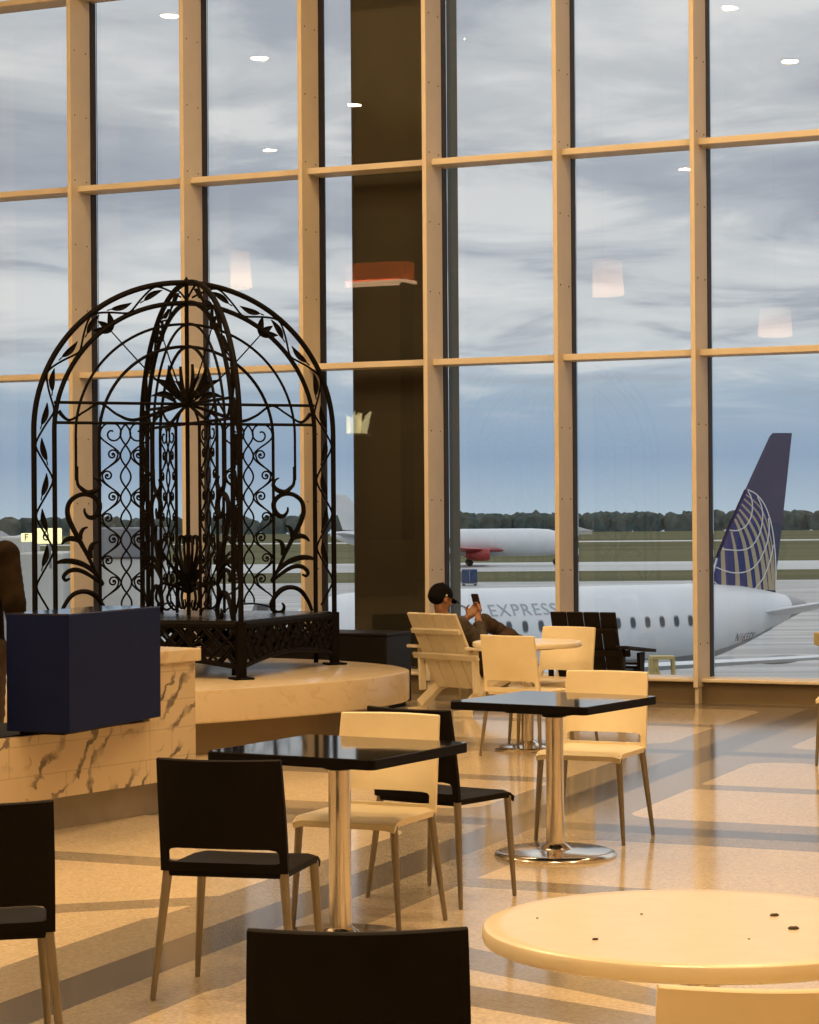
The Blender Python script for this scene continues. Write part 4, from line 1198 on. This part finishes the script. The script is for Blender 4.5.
fl = [(tabl(LE, p.y)+2, p.y) for p in OUT]
inlay([(p.x, p.y) for p in OUT]+fl[::-1], M['finblue'], 'globe_field', .006)
for pts, w0, w1 in (([(132, 945), (128, 820), (124, 705)], 30, 22), ([(215, 955), (212, 850), (200, 720), (178, 612)], 30, 12), ([(290, 958), (280, 850), (258, 700), (228, 600), (200, 535)], 30, 14),
                    ([(342, 960), (328, 830), (300, 690), (262, 590), (215, 508)], 30, 14), ([(384, 962), (368, 810), (338, 670), (290, 560), (228, 478)], 28, 12), ([(412, 963), (398, 810), (372, 670), (322, 540), (242, 446)], 22, 11),
                    ([(430, 964), (420, 810), (398, 660), (345, 510), (256, 415)], 16, 10), ([(438, 950), (432, 800), (412, 640), (362, 480), (268, 388)], 8, 8)):
    inlay(ribbon(pts, w0, w1), M['gold'], 'globe_meridian', .016)
for pts in ([(165, 603), (215, 604), (262, 580), (295, 525), (305, 455), (295, 400), (278, 368)], [(118, 716), (220, 724), (290, 705), (340, 640), (364, 550), (362, 470), (335, 400)],
            [(82, 826), (180, 858), (270, 850), (335, 800), (385, 700), (405, 600), (400, 530)], [(72, 912), (90, 930), (112, 942)], [(318, 955), (370, 885), (410, 780), (430, 690)],
            [(275, 358), (330, 388), (380, 455), (415, 555), (435, 680), (444, 830), (442, 965)]):
    inlay(ribbon(pts, 7), M['line'], 'globe_parallel', .026)

# ---- airliner far off behind the column
ap = thing('airplane', 'distant white airliner with red belly, partly hidden by the dark column', 'airplane', (0, 0, 0))
Y2_, ZC2 = 330.0, -2.55
S2 = [(24.0, .1, -.5), (23.5, .7, -.4), (22.2, 1.35, -.2), (20, 1.85, -.03), (17.5, 1.95, 0), (-1, 1.95, 0), (-5, 1.6, .3), (-9, .9, .9), (-11.4, .3, 1.3)]
mb = MB(); mb.loft([[V(x, Y2_+r*math.cos(a), ZC2+o+r*math.sin(a)) for a in [2*PI*k/32 for k in range(32)]] for x, r, o in S2]); mb.build('fuselage', M['planewhite'], ap)
mb = MB(); foil(mb, [(V(-3.6, Y2_, -.9), V(-9.6, Y2_, -.6), .3), (V(-9.0, Y2_, 4.4), V(-11.3, Y2_, 4.5), .15)], V(0, 1, 0)); mb.build('tail_fin', M['planewhite'], ap)
for sd in (-1, 1):
    mb = MB(); foil(mb, [(V(-6.3, Y2_+sd*.5, -1.6), V(-9.6, Y2_+sd*.5, -1.6), .3), (V(-9, Y2_+sd*6, -1.1), V(-10.6, Y2_+sd*6, -1.1), .15)]); mb.build('stabilizer', M['planegrey'], ap)
    mb = MB(); foil(mb, [(V(13.5, Y2_+sd*1.5, -3.7), V(6.6, Y2_+sd*1.5, -3.8), .7), (V(3.0, Y2_+sd*15, -2.9), V(1.3, Y2_+sd*15, -2.9), .2)]); mb.build('wing', M['red'], ap)
    mb = MB(); mb.lathe([(.7, 0), (.9, .3), (.9, 2.2), (.5, 3.4), (.2, 3.4)], 24, Matrix.Translation((11.3, Y2_+sd*5, -4.2)) @ Matrix.Rotation(-PI/2, 4, 'Y')); mb.build('engine', M['red'], ap)
for x_, v_ in ((8.5, 2.6), (8.5, -2.6), (21, 0)):
    mb = MB(); mb.tube([(x_, Y2_+v_, -3.9), (x_, Y2_+v_, GZ0+.4)], .15, 8); gr = mb.build('landing_gear', M['planegrey'], ap)
    mb = MB(); mb.lathe([(.3, -.3), (.5, -.3), (.5, .3), (.3, .3)], 20, Matrix.Translation((x_, Y2_+v_, GZ0+.5)) @ Matrix.Rotation(PI/2, 4, 'X')); mb.build('wheel', M['rubber'], gr)

# ---- small things on the field
t = thing('hangar', 'tiny white hangar roof far off at the foot of the treeline', 'building', (57.4, 800, GZ0))
MB().box((3, 0, .6), (5.6, 8, 1.2)).build('wall', M['bldg'], t)
mb = MB(); mb.prism([(-.3, 1.2), (-.3, 2.5), (.8, 2.7), (3.4, 1.9), (6.3, 1.3), (6.3, 1.2)], -4.3, 4.3, Matrix.Rotation(PI/2, 4, 'X')); mb.build('roof', M['planewhite'], t)
t = thing('cargo_container', 'dark blue cargo container on the apron just right of the capped man', 'container', (6.2, 240.0, GZ0))
MB().box((0, 0, 1.0), (1.62, 1.6, 1.4), bev=.08).build('body', M['blue'], t)
MB().box((0, -.82, 1.0), (.06, .04, 1.2)).build('door_bar', M['planegrey'], t)
mb = MB()
MB().box((0, 0, .22), (1.7, 1.7, .14)).build('dolly', M['planegrey'], t)
for sx in (-.6, .6):
    for sy in (-.6, .6): MB().lathe([(.05, -.06), (.16, -.06), (.16, .06), (.05, .06)], 14, Matrix.Translation((sx, sy, .16)) @ Matrix.Rotation(PI/2, 4, 'X')).build('wheel', M['rubber'], t)
t = thing('baggage_tractor', 'dark baggage tractor on the apron seen through the gazebo above its bench', 'tractor', (-9.9, 150.0, GZ0))
mb = MB(); mb.prism([(-1.3, .35), (-1.3, 1.0), (-.5, 1.05), (-.2, 1.75), (.75, 1.75), (.95, 1.0), (1.3, .95), (1.3, .35)], -.7, .7, Matrix.Rotation(PI/2, 4, 'X')); mb.build('body', M['bldgrey'], t)
MB().box((.3, -.70, 1.40), (.7, .03, .5)).build('window', M['planedark'], t)
for sx in (-.85, .85):
    for sy in (-.62, .62): MB().lathe([(.1, -.1), (.36, -.1), (.36, .1), (.1, .1)], 20, Matrix.Translation((sx, sy, .36)) @ Matrix.Rotation(PI/2, 4, 'X')).build('wheel', M['rubber'], t)
t = thing('maintenance_stand', 'dull yellow maintenance stand on the apron beside the white wing', 'stand', (8.3, 76.0, GZ0+.0))
MB().box((0, 0, 2.72), (.80, .7, .10)).build('platform', M['yellow'], t)
for sx in (-.36, .36):
    for sy in (-.3, .3): MB().tube([(sx*(1.25 if sx > 0 else 1), sy, 0), (sx, sy, 2.7)], .05, 6).build('leg', M['yellow'], t)
MB().box((-.28, 0, 1.6), (.28, .6, 2.2)).build('ladder', M['yellow'], t)
MB().tube([(-.2, -.3, 2.4), (.34, -.3, 1.2)], .04, 6).build('brace', M['yellow'], t)
t = thing('marker_post', 'orange marker post at the right edge above the wing', 'post', (13.15, 73.5, GZ0))
MB().lathe([(.5, 0), (.5, .1), (.1, .14)], 20).build('base', M['rubber'], t)
MB().lathe([(.10, .1), (.10, 3.2), (.26, 3.25), (.26, 3.62), (.10, 3.66)], 20).build('post', M['orange'], t)

# ---- jet bridge with gate sign at the left
t = thing('jet_bridge', 'pale boarding bridge with dark roof parts at the left outside the glass', 'jet bridge', (-9.6, 66.0, GZ0))
def zrel(z): return z-GZ0
MB().box((-5.2, 1.0, zrel(-.35)), (7.6, 3.0, 2.8), bev=.06).build('tunnel', M['bldg'], t)
MB().box((-1.05, 0, zrel(-1.0)), (1.9, 3.4, 3.2), bev=.05).build('cab', M['bldg'], t)
MB().box((1.35, 1.5, zrel(-.80)), (1.9, 3.0, 2.4), bev=.05).build('rotunda', M['bldg'], t)
MB().box((1.20, 1.5, zrel(.85)), (2.3, 3.2, .85), bev=.04).build('hood', M['bldgrey'], t)
mb = MB(); mb.prism([(-8.6, zrel(1.05)), (-8.6, zrel(1.85)), (-4.2, zrel(1.75)), (-2.3, zrel(1.2)), (-1.75, zrel(.85)), (-1.95, zrel(.80))], -1.2, 2.4, Matrix.Rotation(PI/2, 4, 'X')); mb.build('roof', M['bldgrey'], t)
MB().box((-2.35, -1.5, zrel(1.10)), (.30, .3, 1.1), bev=.04).lathe([(.11, zrel(1.6)), (.11, zrel(1.95)), (.05, zrel(2.0))], 12, c=(-2.35, -1.5)).build('vent', M['bldg'], t)
MB().box((-.9, -1.75, zrel(-1.9)), (.55, .05, 1.1)).box((-2.1, -1.75, zrel(-1.3)), (.7, .05, 2.0)).build('door', M['bldgrey'], t)
MB().box((2.0, 1.5, zrel(-3.2)), (.5, .5, 5.4)).box((-4.5, 1, zrel(-3.9)), (.6, .6, 4.0)).build('support_column', M['bldgrey'], t)
MB().box((1.0, 1.0, zrel(-2.35)), (4.2, .3, .25)).box((1.9, 1.0, zrel(-2.9)), (2.2, .4, .5)).build('service_box', M['bldgrey'], t)
t2 = thing('gate_sign', 'lit yellow gate sign with a dark number on the boarding bridge', 'sign', (-9.98, 63.6, 1.08))
MB().box((0, .05, 0), (.70, .12, .43), bev=.03).build('panel', M['sign'], t2)
mb = MB(); mb.tube([(0, .1, -.2), (0, .3, -.9)], .04, 6); mb.build('bracket', M['bldgrey'], t2)
MB().box((-.62, .06, -.04), (.30, .1, .24), bev=.02).build('side_panel', M['sign'], t2)
def flat_text(txt, h, m, name, par, loc):
    cu = bpy.data.curves.new('t', 'FONT'); cu.body = txt; cu.size = h; cu.extrude = .006; cu.align_x = 'CENTER'; cu.align_y = 'CENTER'
    o = bpy.data.objects.new('t', cu); COL.objects.link(o); e = evaluated(o); bpy.data.objects.remove(o)
    e.materials.clear(); e.materials.append(m); o = bpy.data.objects.new(name, e); COL.objects.link(o); o.parent = par
    o.location = loc; o.rotation_euler = (PI/2, 0, 0); return o
flat_text('6', .42, M['ink'], 'number', t2, (-.08, -.020, 0))
flat_text('F', .26, M['ink'], 'letter', t2, (-.62, .0, -.04))
bpy.context.view_layer.update()
